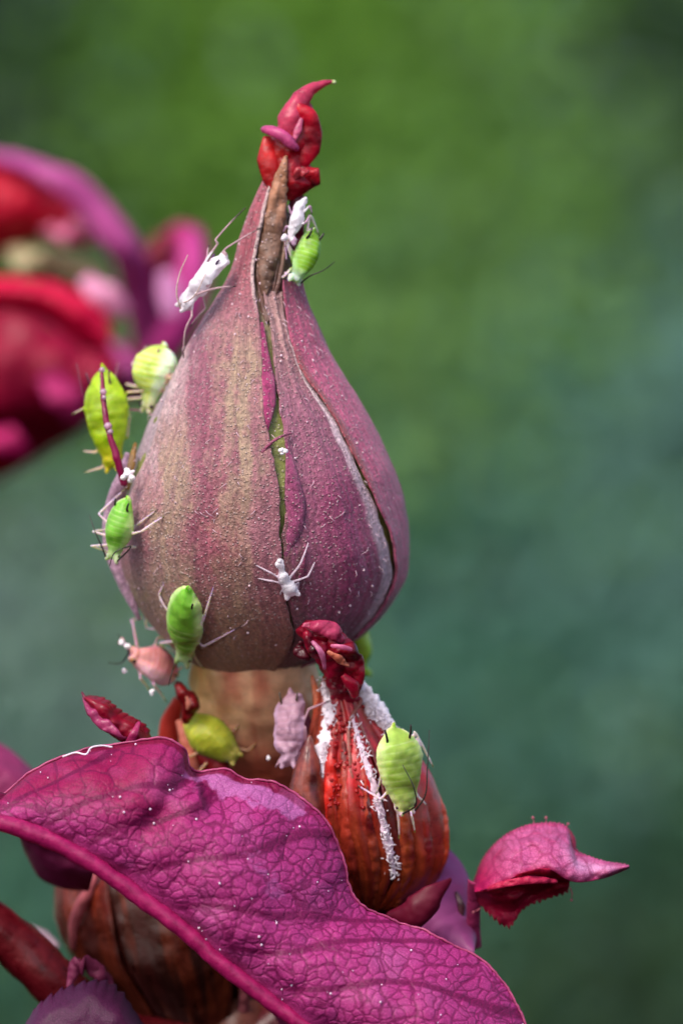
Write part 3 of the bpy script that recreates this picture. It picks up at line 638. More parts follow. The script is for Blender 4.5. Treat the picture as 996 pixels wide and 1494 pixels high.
for q, (pts, wd, ca, cb) in enumerate([([(488, 1060), (484, 1130), (480, 1220), (500, 1325)], [.04, .13, .15, .05], (196, 34, 24), (120, 10, 16)), ([(502, 1080), (508, 1160), (512, 1240), (522, 1330)], [.02, .12, .15, .06], (150, 46, 30), (80, 8, 14)),
        ([(536, 1130), (540, 1190), (545, 1260), (545, 1330)], [.02, .1, .13, .05], (140, 54, 30), (84, 10, 16)), ([(575, 1130), (584, 1190), (588, 1260), (572, 1325)], [.03, .1, .14, .05], (176, 74, 36), (96, 14, 18)),
        ([(600, 1120), (612, 1190), (614, 1250), (596, 1315)], [.03, .11, .13, .04], (150, 40, 26), (90, 10, 18)), ([(622, 1140), (636, 1190), (638, 1240), (618, 1300)], [.03, .1, .11, .04], (192, 74, 34), (120, 20, 18)), ([(444, 1130), (440, 1180), (448, 1240), (470, 1310)], [.03, .1, .12, .05], (130, 40, 30), (70, 8, 14))]):
    ribbon('sepal_fold', [BUD2.at(a, b, .04 + .03 * (q % 2)) for a, b in pts], wd, M['dark'], bud2, crease(ca, cb, 1.8), curl=.85, n=70, nu=13, th=.05, seed=80 + q, wav=.012, jag=.1)
fb_ = []
for pts in ([BUD2.at(478, 995, .08), BUD2.at(484, 1040, .08), BUD2.at(478, 1090, .08), BUD2.at(470, 1140, .08), BUD2.at(466, 1195, .06)], [BUD2.at(513, 1050, .12), BUD2.at(528, 1100, .15), BUD2.at(544, 1150, .15), BUD2.at(556, 1200, .15), BUD2.at(573, 1278, .1)], [P(520, 992, -.14), P(537, 1020, -.16), P(556, 1048, -.19), P(580, 1072, -.22)]):
    for p in path(pts, 150):
        if fbm(p[None] * 4.5, 71)[0] < -.12: continue
        for _ in range(2):
            a = p + np.array([random.gauss(0, .05), random.uniform(-.03, .02), random.gauss(0, .05)]); d = np.array([random.gauss(0, .035), random.uniform(-.04, .015), random.gauss(0, .035)])
            v, f = tube_geo(np.array([a, a + d * .6 + np.array([0, -.015, 0]), a + d]), [.010, .008, .005], 4); fb_.append((v, tri_mesh_faces(f)))
V, F = join_geo(fb_); mesh('wool_fibre', V, F, M['wool'], bud2, np.broadcast_to(WHT, V.shape))['kind'] = 'stuff'
gl = []
for k in range(170):
    a, b = random.uniform(480, 530), random.uniform(1030, 1180); gl.append(ball_geo(BUD2.at(a, b, .05), random.uniform(.012, .035), 6, 5))
V, F = join_geo(gl); mesh('gland_bead', V, F, M['red'], bud2, np.broadcast_to(s2l(176, 24, 30), V.shape))['kind'] = 'stuff'
# crimson crumpled top
CR = s2l(148, 8, 44)
ribbon('petal_fold', [P(440, 912, -1.1), P(462, 914, -1.2), P(490, 922, -1.15), P(504, 934, -1.0)], [.03, .10, .14, .05], M['red'], bud2, s2l(190, 60, 100), curl=.5, n=50, side=(0, 0, 1), wav=.05)
ribbon('petal_fold', [P(446, 920, -1.05), P(458, 942, -1.12), P(478, 962, -1.05), P(492, 985, -.85), P(500, 1010, -.7)], [.05, .14, .2, .2, .06], M['red'], bud2, crease((166, 10, 50), (70, 0, 20)), curl=.7, n=60, nu=15, wav=.08, seed=2)
ribbon('petal_fold', [P(480, 935, -1.05), P(498, 948, -1.15), P(512, 970, -1.0), P(518, 996, -.8), P(516, 1016, -.6)], [.06, .16, .17, .14, .05], M['red'], bud2, crease((176, 14, 44), (76, 0, 20)), curl=.8, n=60, nu=15, wav=.08, seed=4)
ribbon('petal_fold', [P(440, 935, -.9), P(436, 950, -.95), P(452, 962, -.9)], [.03, .1, .03], M['red'], bud2, s2l(84, 10, 30), curl=.5, n=30, wav=.05)
ribbon('petal_fold', [P(478, 950, -1.22), P(496, 962, -1.25), P(510, 972, -1.15)], [.02, .06, .02], M['red'], bud2, s2l(196, 110, 84), curl=.5, n=30, wav=.05, side=(0, 0, 1))
ribbon('petal_fold', [P(482, 942, -1.28), P(498, 944, -1.32), P(513, 948, -1.2)], [.015, .035, .02], M['red'], bud2, s2l(214, 110, 150), curl=.5, n=30, side=(0, 0, 1))
ribbon('petal_fold', [P(455, 935, -1.2), P(468, 952, -1.25), P(474, 978, -1.1)], [.02, .045, .01], M['red'], bud2, s2l(200, 110, 150), curl=.6, n=30)
ribbon('petal_fold', [P(500, 985, -1.0), P(512, 1000, -.98), P(518, 1018, -.85)], [.04, .1, .05], M['red'], bud2, s2l(176, 14, 50), curl=.7, n=30)
BUD2T = Lathe([(905, 445, 470), (925, 442, 498), (950, 448, 515), (980, 466, 522), (1010, 480, 524), (1035, 490, 520)], lambda py: -0.75 + 0.7 * smooth01(920, 1020, py))
BUD2T.body('bud_tip', M['red'], bud2, CR, nv=60, nu=50, noise=.11, nscale=3.5, seed=8)
# brown bulge at its left foot
B2L = Lathe([(1072, 449, 454), (1095, 440, 460), (1120, 430, 466), (1150, 422, 470), (1190, 420, 474), (1250, 432, 480)], lambda py: -.42)
B2L.body('sepal', M['dark'], bud2, lambda th, py: lerp3(np.broadcast_to(s2l(124, 50, 34), th.shape + (3,)), s2l(70, 14, 22), .9 * np.clip(fbm(np.stack([th * 3, py * .02, 0 * th], -1), 3) + .2, 0, 1)), nv=60, nu=40, noise=.035, nscale=2.5)
# purple calyx collar at its right foot
def patch(name, A, B, ya, yb, mat, parent, col, bulge=0.2, n=60, m=26, th=.05, wav=.04, seed=0, serr=0.0):
    a = pl2(A, n); b = pl2(B, n); t_ = np.linspace(0, 1, m)[None, :]
    k = np.arange(n); per = 6 + (hash3(k // 6, k * 0, k * 0, seed) * 4); saw = ((k % 6) / 6.0 - .5) * serr * (.4 + 1.2 * hash3(k // 6, k * 0 + 1, k * 0, seed)); dirv = b - a; dirv /= np.maximum(np.linalg.norm(dirv, axis=1, keepdims=True), 1e-6)
    dirv = dirv * saw[:, None]
    ya = np.interp(np.linspace(0, 1, n), np.linspace(0, 1, len(ya)), ya)[:, None]; yb = np.interp(np.linspace(0, 1, n), np.linspace(0, 1, len(yb)), yb)[:, None]
    G = Pv(a[:, None, 0] * (1 - t_) + b[:, None, 0] * t_ + dirv[:, None, 0] * t_ ** 8, a[:, None, 1] * (1 - t_) + b[:, None, 1] * t_ + dirv[:, None, 1] * t_ ** 8, ya * (1 - t_) + yb * t_ - bulge * np.sin(np.pi * t_))
    G = G + wav * np.stack([0 * G[..., 0], fbm(G * 2.2, seed), 0 * G[..., 0]], -1)
    c = col(G, np.linspace(0, 1, n)[:, None] + 0 * t_, t_ + np.zeros((n, 1))) if callable(col) else np.asarray(col, float)
    return sheet(name, G, th, mat, parent, c)
patch('stipule', [(585, 1330), (600, 1380), (640, 1400), (690, 1400)], [(648, 1232), (672, 1258), (690, 1300), (694, 1370)], [.3, .0], [1.2, .6], M['far'], shoot, s2l(160, 72, 132), bulge=.4, wav=.1)
ribbon('stipule', [P(562, 1338, -.3), P(600, 1332, -.62), P(634, 1310, -.6), P(658, 1282, -.3)], [.06, .24, .2, .02], M['far'], shoot, s2l(104, 6, 40), curl=.5, n=50, nu=15, side=(0, 0, 1))
ribbon('stipule', [P(664, 1300, .4), P(672, 1320, .3), P(670, 1350, .3)], [.02, .06, .02], M['dark'], shoot, s2l(70, 6, 30), curl=.5, n=20)

# ---- curled bract on the right
def bract_col(G, u, v):
    c = lerp3(np.broadcast_to(s2l(196, 92, 142), G.shape), s2l(184, 26, 88), np.clip(smooth01(.3, .05, u) + smooth01(.86, 1., v) * .7 + smooth01(.12, .02, v) * .6, 0, 1))
    c = lerp3(c, s2l(222, 160, 200), .8 * np.exp(-((v - .45) / .2) ** 2) * smooth01(.5, .72, u) * smooth01(1., .85, u))
    c = lerp3(c, s2l(150, 12, 62), .5 * np.clip(fbm(G * 3, 77), 0, 1))
    q_ = np.stack([G[..., 0], G[..., 2]], -1); vv = np.maximum(smooth01(.16, .04, voro(q_ * 3.2 + .1 * fbm(G * 3, 5)[..., None], 4)) * .8, smooth01(.2, .06, voro(q_ * 8, 6)) * .5)
    return lerp3(c, s2l(140, 14, 76), .7 * vv * smooth01(1.0, .8, u))
br = patch('bract', [(692, 1302), (725, 1292), (762, 1274), (798, 1268), (834, 1286), (880, 1281), (918, 1266)], [(690, 1288), (706, 1250), (742, 1214), (788, 1200), (826, 1206), (834, 1236), (862, 1250), (917, 1263)], [-.6, -.9, -1.2, -1.1, -.9, -.7, -.5], [.6, .3, .1, .1, .1, -.1, -.4, -.5],
           M['leaf'], shoot, bract_col, bulge=.28, n=300, m=120, seed=3, wav=.16, serr=3, th=.035)
br['label'] = 'curled pink bract with pointed tip standing out on the right'
patch('bract', [(692, 1302), (725, 1291), (762, 1273), (798, 1267), (832, 1280)], [(693, 1310), (716, 1336), (741, 1353), (762, 1326), (795, 1312), (828, 1300)], [-.62, -.92, -1.22, -1.12, -.85], [0, -.2, -.2, -.1, .1],
      M['leaf'], shoot, lambda G, u, v: lerp3(np.broadcast_to(s2l(178, 20, 62), G.shape), s2l(130, 6, 36), np.clip(fbm(G * np.array([2, 2, 5]), 5) + .2, 0, 1)), bulge=-.16, n=120, m=40, seed=4, serr=6, wav=.2)
ribbon('bract', [P(826, 1208, .1), P(833, 1220, .0), P(836, 1240, -.2), P(856, 1250, -.4)], [.03, .05, .05, .02], M['red'], shoot, s2l(130, 20, 56), curl=.5, n=30, jag=.4)
ribbon('bract', [P(700, 1300, -.7), P(735, 1290, -1.05), P(770, 1284, -1.2), P(815, 1286, -.95)], [.02, .05, .06, .02], M['leaf'], shoot, s2l(190, 40, 80), curl=.6, n=50, side=(0, 0, 1), wav=.06)
ribbon('bract', [P(692, 1385, .5), P(690, 1350, .3), P(692, 1315, .0), P(698, 1290, -.3)], [.1, .1, .1, .16], M['leaf'], shoot, s2l(176, 60, 110), curl=.5)
sp = [tube_geo(np.array([P(a, b, y), P((a + c) / 2 + 2, (b + d) / 2, y), P(c, d, y)]), [.012, .008, .004], 5) for a, b, c, d, y in [(776, 1204, 777, 1194, .1), (793, 1203, 796, 1194, .1), (822, 1208, 827, 1203, .1), (831, 1295, 833, 1312, -.3), (700, 1325, 690, 1330, 0)]]
sp = [(v, tri_mesh_faces(f)) for v, f in sp] + [ball_geo(P(a, b, y), .022) for a, b, y in [(777, 1193, .1), (796, 1193, .1), (828, 1202, .1), (833, 1313, -.3), (690, 1331, 0)]]
V, F = join_geo(sp); mesh('gland_hair', V, F, M['red'], shoot, np.broadcast_to(s2l(200, 110, 130), V.shape))['kind'] = 'stuff'

# ---- small folded leaflet behind the leaf on the left
lf = patch('leaflet', [(122, 1018), (135, 1045), (160, 1072), (195, 1092)], [(124, 1016), (150, 1018), (182, 1040), (216, 1062), (222, 1090)], [-.5, -.8, -.9, -.7], [-.5, -.6, -.5, -.4], M['red'], shoot, s2l(150, 8, 44), bulge=.3, n=80, m=30, wav=.15, seed=6, serr=5)
lf['label'] = 'small folded dark crimson leaflet above the leaf edge'
ribbon('leaflet', [P(122, 1016, -.7), P(140, 1042, -.98), P(168, 1068, -1.1), P(185, 1080, -1.0)], [.02, .09, .08, .02], M['red'], shoot, s2l(176, 60, 110), curl=.6, n=40, wav=.05)
ribbon('leaflet', [P(186, 1092, -1.0), P(196, 1070, -1.1), P(204, 1052, -.95)], [.06, .06, .02], M['red'], shoot, s2l(176, 44, 100), curl=.5, n=30)
tube('leaflet', path([P(131, 1030, -.6), P(124, 1018, -.6), P(120, 1010, -.55)], 10), np.linspace(.05, .015, 10), M['red'], shoot, 8, s2l(120, 20, 60))

# ---- third bud in the shade under the leaf
BUD3 = Lathe([(1180, 120, 330), (1240, 92, 360), (1300, 84, 392), (1350, 92, 405), (1400, 108, 408), (1450, 146, 400), (1500, 190, 380), (1560, 250, 340)], lambda py: 2.6 + 0 * np.asarray(py))
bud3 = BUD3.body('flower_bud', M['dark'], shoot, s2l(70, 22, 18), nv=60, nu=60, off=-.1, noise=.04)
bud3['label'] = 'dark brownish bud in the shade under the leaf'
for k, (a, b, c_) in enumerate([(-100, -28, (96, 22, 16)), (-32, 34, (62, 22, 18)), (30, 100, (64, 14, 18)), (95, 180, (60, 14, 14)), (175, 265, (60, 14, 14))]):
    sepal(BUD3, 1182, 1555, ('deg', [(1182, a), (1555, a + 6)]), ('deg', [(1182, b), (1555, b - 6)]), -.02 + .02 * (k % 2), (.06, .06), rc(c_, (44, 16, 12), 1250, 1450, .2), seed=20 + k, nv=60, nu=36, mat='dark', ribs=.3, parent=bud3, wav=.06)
ribbon('petal_fold', [BUD3.at(150, 1270, .1), BUD3.at(135, 1310, .14), BUD3.at(120, 1350, .14), BUD3.at(116, 1390, .08)], [.03, .1, .08, .04], M['far'], bud3, s2l(190, 100, 110), curl=.5, n=40)
# shaded bits below it
ribbon('petal_fold', [BUD3.at(350, 1440, .12), BUD3.at(348, 1470, .12), BUD3.at(345, 1520, .1)], [.06, .09, .05], M['far'], bud3, s2l(170, 90, 100), curl=.5)
patch('stipule', [(395, 1470), (430, 1530), (470, 1560)], [(410, 1465), (460, 1490), (500, 1530)], [.5, .3], [.5, .6], M['far'], shoot, s2l(120, 34, 76), bulge=.2)
# thick red stem in the lower left corner and serrated purple leaflet
tube('stem', path([P(-60, 1310, .8), P(20, 1375, .9), P(75, 1428, 1.0), P(150, 1500, 1.4), P(350, 1540, 1.9)], 30), np.linspace(.36, .42, 30), M['dark'], shoot, 20, s2l(84, 8, 18), noise=.03)
lf = patch('leaflet', [(20, 1540), (90, 1525), (150, 1510), (215, 1530)], [(35, 1500), (60, 1462), (98, 1440), (150, 1430), (222, 1512)], [-.6, -.9, -.9], [-.3, -.4, -.1], M['leaf'], shoot, s2l(84, 30, 68), bulge=.25, n=90, m=30, serr=7, wav=.06, seed=9)
lf['label'] = 'serrated purple leaflet in the lower left corner'
ribbon('leaflet', [P(100, 1438, .3), P(118, 1408, .2), P(140, 1420, .3), P(165, 1440, .5)], [.03, .14, .12, .03], M['far'], shoot, s2l(150, 56, 96), curl=.6, n=40, wav=.08)
# purple leaflet parts blurred behind the front leaf at the left edge
patch('leaflet', [(-60, 1075), (0, 1085), (40, 1115), (90, 1190)], [(-60, 1160), (0, 1190), (40, 1220), (80, 1240)], [3.5, 3.5], [3.2, 3], M['far'], shoot, s2l(150, 50, 100), bulge=.4, wav=.1)
patch('leaflet', [(20, 1190), (60, 1200), (110, 1230), (140, 1260)], [(35, 1240), (62, 1284), (90, 1296), (130, 1300)], [-.2, .0], [1.4, 1.2], M['far'], shoot, s2l(120, 30, 76), bulge=.3, wav=.1)
ribbon('leaflet', [P(38, 1352, 4), P(60, 1368, 4), P(84, 1384, 4)], [.05, .12, .06], M['far'], shoot, s2l(214, 180, 196), curl=.5, side=(0, 0, 1))
# reddish debris and bracts between the receptacle and the leaf
ribbon('stipule', [P(258, 995, .7), P(270, 1010, .5), P(278, 1032, .5), P(270, 1056, .7)], [.05, .13, .14, .05], M['red'], shoot, crease((130, 14, 20), (60, 0, 8)), curl=.7, n=40, wav=.05)
ribbon('stipule', [P(272, 1016, .34), P(275, 1026, .33), P(273, 1036, .36)], [.01, .04, .01], M['far'], shoot, s2l(200, 120, 100), curl=.4, n=16)
ribbon('stipule', [P(262, 1020, 1.2), P(248, 1060, 1.4), P(246, 1100, 1.5), P(250, 1140, 1.5)], [.08, .15, .15, .1], M['far'], shoot, s2l(190, 56, 44), curl=.5)
ribbon('stipule', [P(262, 1050, 1.0), P(272, 1080, .9), P(280, 1130, .9)], [.06, .12, .14], M['far'], shoot, s2l(200, 110, 90), curl=.5)
ribbon('stipule', [P(288, 1070, 1.2), P(305, 1100, .8), P(322, 1140, .8)], [.1, .18, .2], M['far'], shoot, s2l(120, 14, 20), curl=.5)
ribbon('stipule', [P(455, 985, .2), P(466, 1040, .1), P(462, 1100, .1), P(450, 1150, 0)], [.015, .10, .12, .08], M['dark'], shoot, s2l(176, 84, 44), curl=.5)
ribbon('stipule', [P(448, 1040, .25), P(450, 1090, .2), P(444, 1150, .2)], [.02, .13, .12], M['far'], shoot, s2l(140, 60, 90), curl=.5)

# ------------------------------------------------------------------ blurred rose shoot behind on the left
YB = 18
shoot2 = thing('rose_shoot', 'blurred crimson rose shoot with arching leaves behind the bud at left', 'rose plant', P(-140, 760, YB + 2))
def bp_(name, A, B, ya, yb, col, bulge=1.5, seed=0): return patch(name, A, B, ya, yb, M['far'], shoot2, col, bulge=bulge, n=50, m=26, th=.15, wav=.14, seed=seed)
def br_(name, pts, wid, col, curl=.6): return ribbon(name, [P(a, b, YB + c) for a, b, c in pts], wid, M['far'], shoot2, s2l(*col), curl=curl, th=.12, n=60, nu=15, wav=.0)
br_('leaf', [(-60, 222, 0), (20, 228, -1), (85, 256, -2), (135, 300, -2), (178, 360, -2), (203, 430, -1), (222, 530, 0)], [.15, .22, .24, .26, .3, .32, .3], (186, 78, 148), .5)
bp_('leaf', [(-60, 232), (40, 240), (92, 268), (125, 310)], [(-60, 400), (0, 375), (50, 350), (95, 345)], [YB - .5] * 2, [YB] * 2, s2l(196, 0, 48), bulge=.8, seed=1)
bp_('leaf', [(-60, 408), (30, 406), (95, 418), (148, 452), (164, 492)], [(-60, 452), (20, 452), (70, 468), (120, 505), (158, 512)], [YB - 3] * 2, [YB - 2.6] * 2, s2l(212, 0, 64), bulge=.6, seed=2)
bp_('leaf', [(-60, 445), (40, 455), (110, 495), (170, 515), (160, 560)], [(-60, 720), (20, 692), (70, 660), (125, 625), (150, 590)], [YB - 1] * 2, [YB + 1] * 2, s2l(158, 0, 54), seed=3)
bp_('leaf', [(212, 400), (232, 352), (262, 325), (296, 335)], [(225, 470), (250, 490), (285, 470), (310, 410)], [YB + .5] * 2, [YB] * 2, s2l(170, 20, 96), bulge=.6, seed=4)
br_('leaf', [(205, 430, -.3), (222, 380, -.5), (245, 338, -.3)], [.2, .28, .12], (130, 0, 40))
br_('leaf', [(280, 335, -.8), (280, 400, -1.2), (266, 470, -1.2), (235, 530, -.8)], [.15, .28, .34, .3], (196, 60, 144))
br_('petal', [(70, 340, -1), (102, 338, -1.5), (130, 358, -1)], [.15, .30, .15], (232, 130, 166), .3)
br_('petal', [(20, 360, -.5), (45, 382, -1), (72, 398, -.5)], [.15, .28, .15], (206, 190, 150), .3)
bp_('leaf', [(60, 360), (110, 375), (160, 400)], [(60, 420), (110, 430), (160, 450)], [YB + 2] * 2, [YB + 2] * 2, s2l(110, 90, 60), bulge=.4, seed=7)
br_('petal', [(122, 405, -3), (150, 430, -3.2), (178, 462, -3)], [.12, .26, .2], (226, 150, 186), .3)
br_('petal', [(240, 395, -2), (248, 430, -2), (250, 462, -2)], [.1, .22, .12], (222, 150, 200), .3)
bp_('leaf', [(110, 500), (165, 505), (220, 500), (262, 480)], [(120, 570), (165, 585), (215, 585), (258, 560)], [YB] * 2, [YB + 1] * 2, s2l(150, 20, 84), bulge=.6, seed=5)
br_('leaf', [(165, 500, -.5), (185, 535, -1), (192, 590, 0)], [.15, .2, .15], (200, 90, 160))
br_('leaf', [(70, 545, -2.4), (95, 580, -2.8), (112, 615, -2.4)], [.2, .3, .15], (186, 40, 110), .3)
br_('leaf', [(-30, 630, -2), (10, 645, -2.2), (35, 665, -2)], [.2, .3, .12], (186, 20, 100), .3)
tube('stem', path([P(20, 470, YB + 2.5), P(-80, 620, YB + 3), P(-140, 760, YB + 2)], 20), .35, M['far'], shoot2, 12, s2l(120, 20, 40))

# ------------------------------------------------------------------ aphids
def remeshed(V, F, vox, smooth_it=2):
    me = bpy.data.meshes.new('tmp'); me.from_pydata([tuple(v) for v in V], [], [tuple(f) for f in F])
    o = bpy.data.objects.new('tmp', me); COL.objects.link(o)
    md = o.modifiers.new('r', 'REMESH'); md.mode = 'VOXEL'; md.voxel_size = vox; md.adaptivity = 0
    dg = bpy.context.evaluated_depsgraph_get(); ev = o.evaluated_get(dg); m2 = bpy.data.meshes.new_from_object(ev)
    n = len(m2.vertices); co = np.empty(n * 3, np.float32); m2.vertices.foreach_get('co', co); co = co.reshape(-1, 3).astype(float)
    e = np.empty(len(m2.edges) * 2, np.int32); m2.edges.foreach_get('vertices', e); e = e.reshape(-1, 2)
    Q = np.array([tuple(p.vertices) if len(p.vertices) == 4 else (*p.vertices, p.vertices[-1]) for p in m2.polygons])
    for _ in range(smooth_it):
        acc = np.zeros_like(co); cnt = np.zeros(n)
        np.add.at(acc, e[:, 0], co[e[:, 1]]); np.add.at(acc, e[:, 1], co[e[:, 0]]); np.add.at(cnt, e[:, 0], 1); np.add.at(cnt, e[:, 1], 1)
        co = co * .4 + .6 * acc / np.maximum(cnt, 1)[:, None]
    bpy.data.objects.remove(o); bpy.data.meshes.remove(me); bpy.data.meshes.remove(m2)
    return co, Q

PROF = [(0, .08), (.02, .26), (.06, .44), (.12, .64), (.20, .82), (.32, .94), (.44, 1.0), (.56, .96), (.68, .82), (.77, .66), (.84, .53), (.88, .46), (.92, .46), (.96, .40), (.99, .24), (1, .03)]
def aphid(name, label, tail, head, y=None, lathe=None, n=None, wid=.28, hgt=.19, cols=None, legs=None, antennae=None, cornicle=.2, ccol=(34, 26, 22), cat='aphid',
          group='green aphids on the rose shoot', seed=0, mat='aphid', prof=PROF, crumple=0.0, sink=.85, legr=.024, eyes=True, vox=.014, cauda=.03, lcol=(224, 204, 190), bands=(.15, .8, .75), tipdark=True, flip=1, csides=(-1, 1)):
    body_c, side_c, head_c = [s2l(*c) for c in cols]
    tail = np.array(tail, float); head = np.array(head, float); mid = (tail + head) / 2
    if n is None:
        th = float(lathe.theta(mid[0], mid[1])); n = lathe.normal(th, mid[1]); c = lathe.pt(th, np.array(mid[1])) + n * hgt * sink
        ta = c + (P(*tail, c[1]) - P(*mid, c[1])); he = c + (P(*head, c[1]) - P(*mid, c[1]))
    else:
        n = np.array(n, float); n /= np.linalg.norm(n); yt, yh = (y, y) if np.isscalar(y) else y
        ta = P(*tail, yt); he = P(*head, yh); c = (ta + he) / 2
    h = he - ta; Lg = np.linalg.norm(h); h = h - np.array([0, 1, 0]) * (h @ n) / n[1] if lathe is not None and y is None and abs(n[1]) > .3 else h
    h /= np.linalg.norm(h)
    if y is None:
        Lg = Lg / max(.55, math.sqrt(max(0.05, 1 - h[1] ** 2)))
    if y is None: c = P(*mid, c[1])
    n = n - h * (n @ h); n /= np.linalg.norm(n); sd_ = np.cross(n, h)
    ta = c - h * Lg / 2
    def W_(x, yy, z): return ta + h * (x * Lg) + sd_ * yy + n * z
    # body
    nv, nu = 90, 40; tt_ = np.linspace(0, 1, nv); r = curve(prof, tt_)
    seg = 1 - bands[2] * .03 * np.abs(np.sin(tt_ * math.pi * 12 + .4)) ** 8 * smooth01(bands[0] - .05, bands[0] + .05, tt_) * smooth01(bands[1] + .05, bands[1] - .05, tt_)
    ph = np.linspace(0, 2 * math.pi, nu, endpoint=False)
    R = r * seg
    yy = R[:, None] * wid * np.cos(ph); zz = R[:, None] * hgt * np.where(np.sin(ph) > 0, np.abs(np.sin(ph)) ** 1.25 * 1.05, -np.abs(np.sin(ph)) ** 1.2 * .75)
    rim_ = 1 + .008 * np.sin(tt_ * math.pi * 22)[:, None] * np.abs(np.cos(ph)) ** 6 * (tt_ < .7)[:, None]
    G = ta + h * (tt_ * Lg)[:, None, None] + sd_ * (yy * rim_)[..., None] + n * (zz + .04 * np.sin(tt_ * math.pi)[:, None])[..., None]
    G = G + .034 * np.stack([fbm(G * 2.4, seed + 20), fbm(G * 3.5, seed + 23), fbm(G * 3.5, seed + 26)], -1)
    if mat == 'skin': G = G - .05 * wid / .2 * np.abs(fbm(G * 5.5, seed + 60, 2))[..., None] * n
    if crumple: G = G + crumple * np.stack([fbm(G * 4.5, seed), fbm(G * 4.5, seed + 3), fbm(G * 4.5, seed + 6)], -1)
    F = grid_faces(nv, nu, wrap=True); V = np.concatenate([G.reshape(-1, 3), G[:1].mean(1), G[-1:].mean(1)]); j = np.arange(nu); k = (j + 1) % nu
    F = np.concatenate([F, np.stack([np.full(nu, nv * nu), k, j, j], -1), np.stack([np.full(nu, nv * nu + 1), (nv - 1) * nu + j, (nv - 1) * nu + k, (nv - 1) * nu + k], -1)])
    geos = [(V, tri_mesh_faces(F))]
    ca = np.array([W_(.04, 0, .0), W_(-.02, 0, .03), W_(-.02 - cauda, 0, .06)]); v, f = tube_geo(path(ca, 8), np.linspace(.06, .018, 8), 10); geos.append((v, tri_mesh_faces(f)))
    # antennal bosses
    for sg in (-1, 1):
        v, f = tube_geo(path([W_(.93, sg * .06, .02), W_(1.0, sg * .085, .04), W_(1.035, sg * .10, .05)], 6), np.linspace(.06, .03, 6), 8); geos.append((v, tri_mesh_faces(f)))
    # legs
    legcur = []
    hipx = [.78, .68, .58]
    for k_, sg in [(a, b) for a in range(3) for b in (-1, 1)]:
        hip = W_(hipx[k_], sg * wid * .35 * (1 if k_ else .8), -hgt * .35)
        spec = legs.get((k_, sg * flip)) if legs else None
        if spec == 'none': continue
        if spec is not None:
            pts = [hip]
            for q in spec:
                if lathe is not None and len(q) == 3: pts.append(lathe.at(q[0], q[1], q[2]))
                elif len(q) == 4: pts.append(P(q[0], q[1], q[3]))
                else: pts.append(P(q[0], q[1], c[1] + (q[2] if len(q) > 2 else 0)))
        else:
            fx = [.30, .02, -.42][k_]; ky = [.32, .38, .34][k_]
            knee = W_(hipx[k_] + fx * .45, sg * (wid + ky * .55), hgt * .3); foot = W_(hipx[k_] + fx * 1.3, sg * (wid + ky * 1.25), -hgt * .8)
            if lathe is not None: foot = lathe.project(foot, .01)
            pts = [hip, knee, foot]
        pts = np.array(pts)
        fine = [pts[0]]
        for a, b in zip(pts[:-1], pts[1:]):
            for u in np.linspace(0, 1, 9)[1:]: fine.append(a + (b - a) * u + n * .012 * math.sin(u * math.pi))
        fine = np.array(fine); rr = np.interp(np.linspace(0, 1, len(fine)), [0, .25, .45, .55, .8, 1], np.array([1.2, 1.05, .85, 1.0, .75, .62]) * legr)
        v, f = tube_geo(fine, rr, 8); geos.append((v, tri_mesh_faces(f))); legcur.append(fine)
    V, F = join_geo(geos)
    co, Q = remeshed(V, F, vox)
    # pigment
    rel = co - ta; x = rel @ h / Lg; ly = rel @ sd_; lz = rel @ n
    rr_ = np.maximum(curve(prof, np.clip(x, 0, 1)), .05); e = np.clip(np.abs(ly) / (wid * rr_), 0, 1.3)
    colr = lerp3(np.broadcast_to(body_c, co.shape), side_c, .95 * smooth01(.62, .98, e)); colr = lerp3(colr, head_c, smooth01(.72, .95, x))
    st = np.abs(np.sin(x * math.pi * 12 + .4 + .25 * fbm(co * 3, seed))) ** 14 * smooth01(bands[0] - .05, bands[0] + .05, x) * smooth01(bands[1] + .05, bands[1] - .05, x) * (lz > 0) * smooth01(1.1, .5, e); colr = lerp3(colr, side_c, .6 * bands[2] * st)
    colr = lerp3(colr, body_c * .5, .9 * np.clip(fbm(co * 3.2, seed + 50), 0, 1) * smooth01(.8, .4, e) * (mat == 'aphid'))
    dist = np.full(len(co), 9.); dt = np.zeros(len(co))
    for lc in legcur:
        d = np.linalg.norm(co[:, None] - lc[None], axis=2); m_ = d.min(1); am = d.argmin(1) / (len(lc) - 1); dt = np.where(m_ < dist, am, dt); dist = np.minimum(dist, m_)
    inb = (np.abs(ly) < wid * rr_ * .98) & (lz > -hgt * .5) & (x > 0) & (x < 1)
    isl = (dist < .085) & ~inb
    lc_ = s2l(*lcol); tipc = lerp3(np.broadcast_to(lc_, co.shape), s2l(60, 44, 40), (smooth01(.86, .95, dt)) * (1 if tipdark else 0)); colr = np.where(isl[:, None], tipc, colr)
    root = thing(name, label, cat, c - n * hgt * .8, group)
    mesh('body', co, Q, M[mat], root, colr)
    for sg in (-1, 1):
        if cornicle and sg in csides:
            p0 = W_(.20, sg * wid * .45, hgt * .55); p1 = p0 - h * cornicle * .95 + n * cornicle * .22 + sd_ * sg * cornicle * .15
            tube('cornicle', path([p0 - n * .03, (p0 + p1) / 2 + n * .01, p1], 10), np.linspace(.022, .013, 10), M['chitin'], root, 8, s2l(*ccol))
        if eyes:
            v, f = ball_geo(W_(.93, sg * wid * .36, hgt * .14), .034, 10, 8); mesh('eye', v, f, M['chitin'], root, np.broadcast_to(s2l(40, 8, 10), v.shape))
        an = antennae.get(sg * flip) if antennae else None
        if an == 'none': continue
        st_ = W_(1.02, sg * .095, .045)
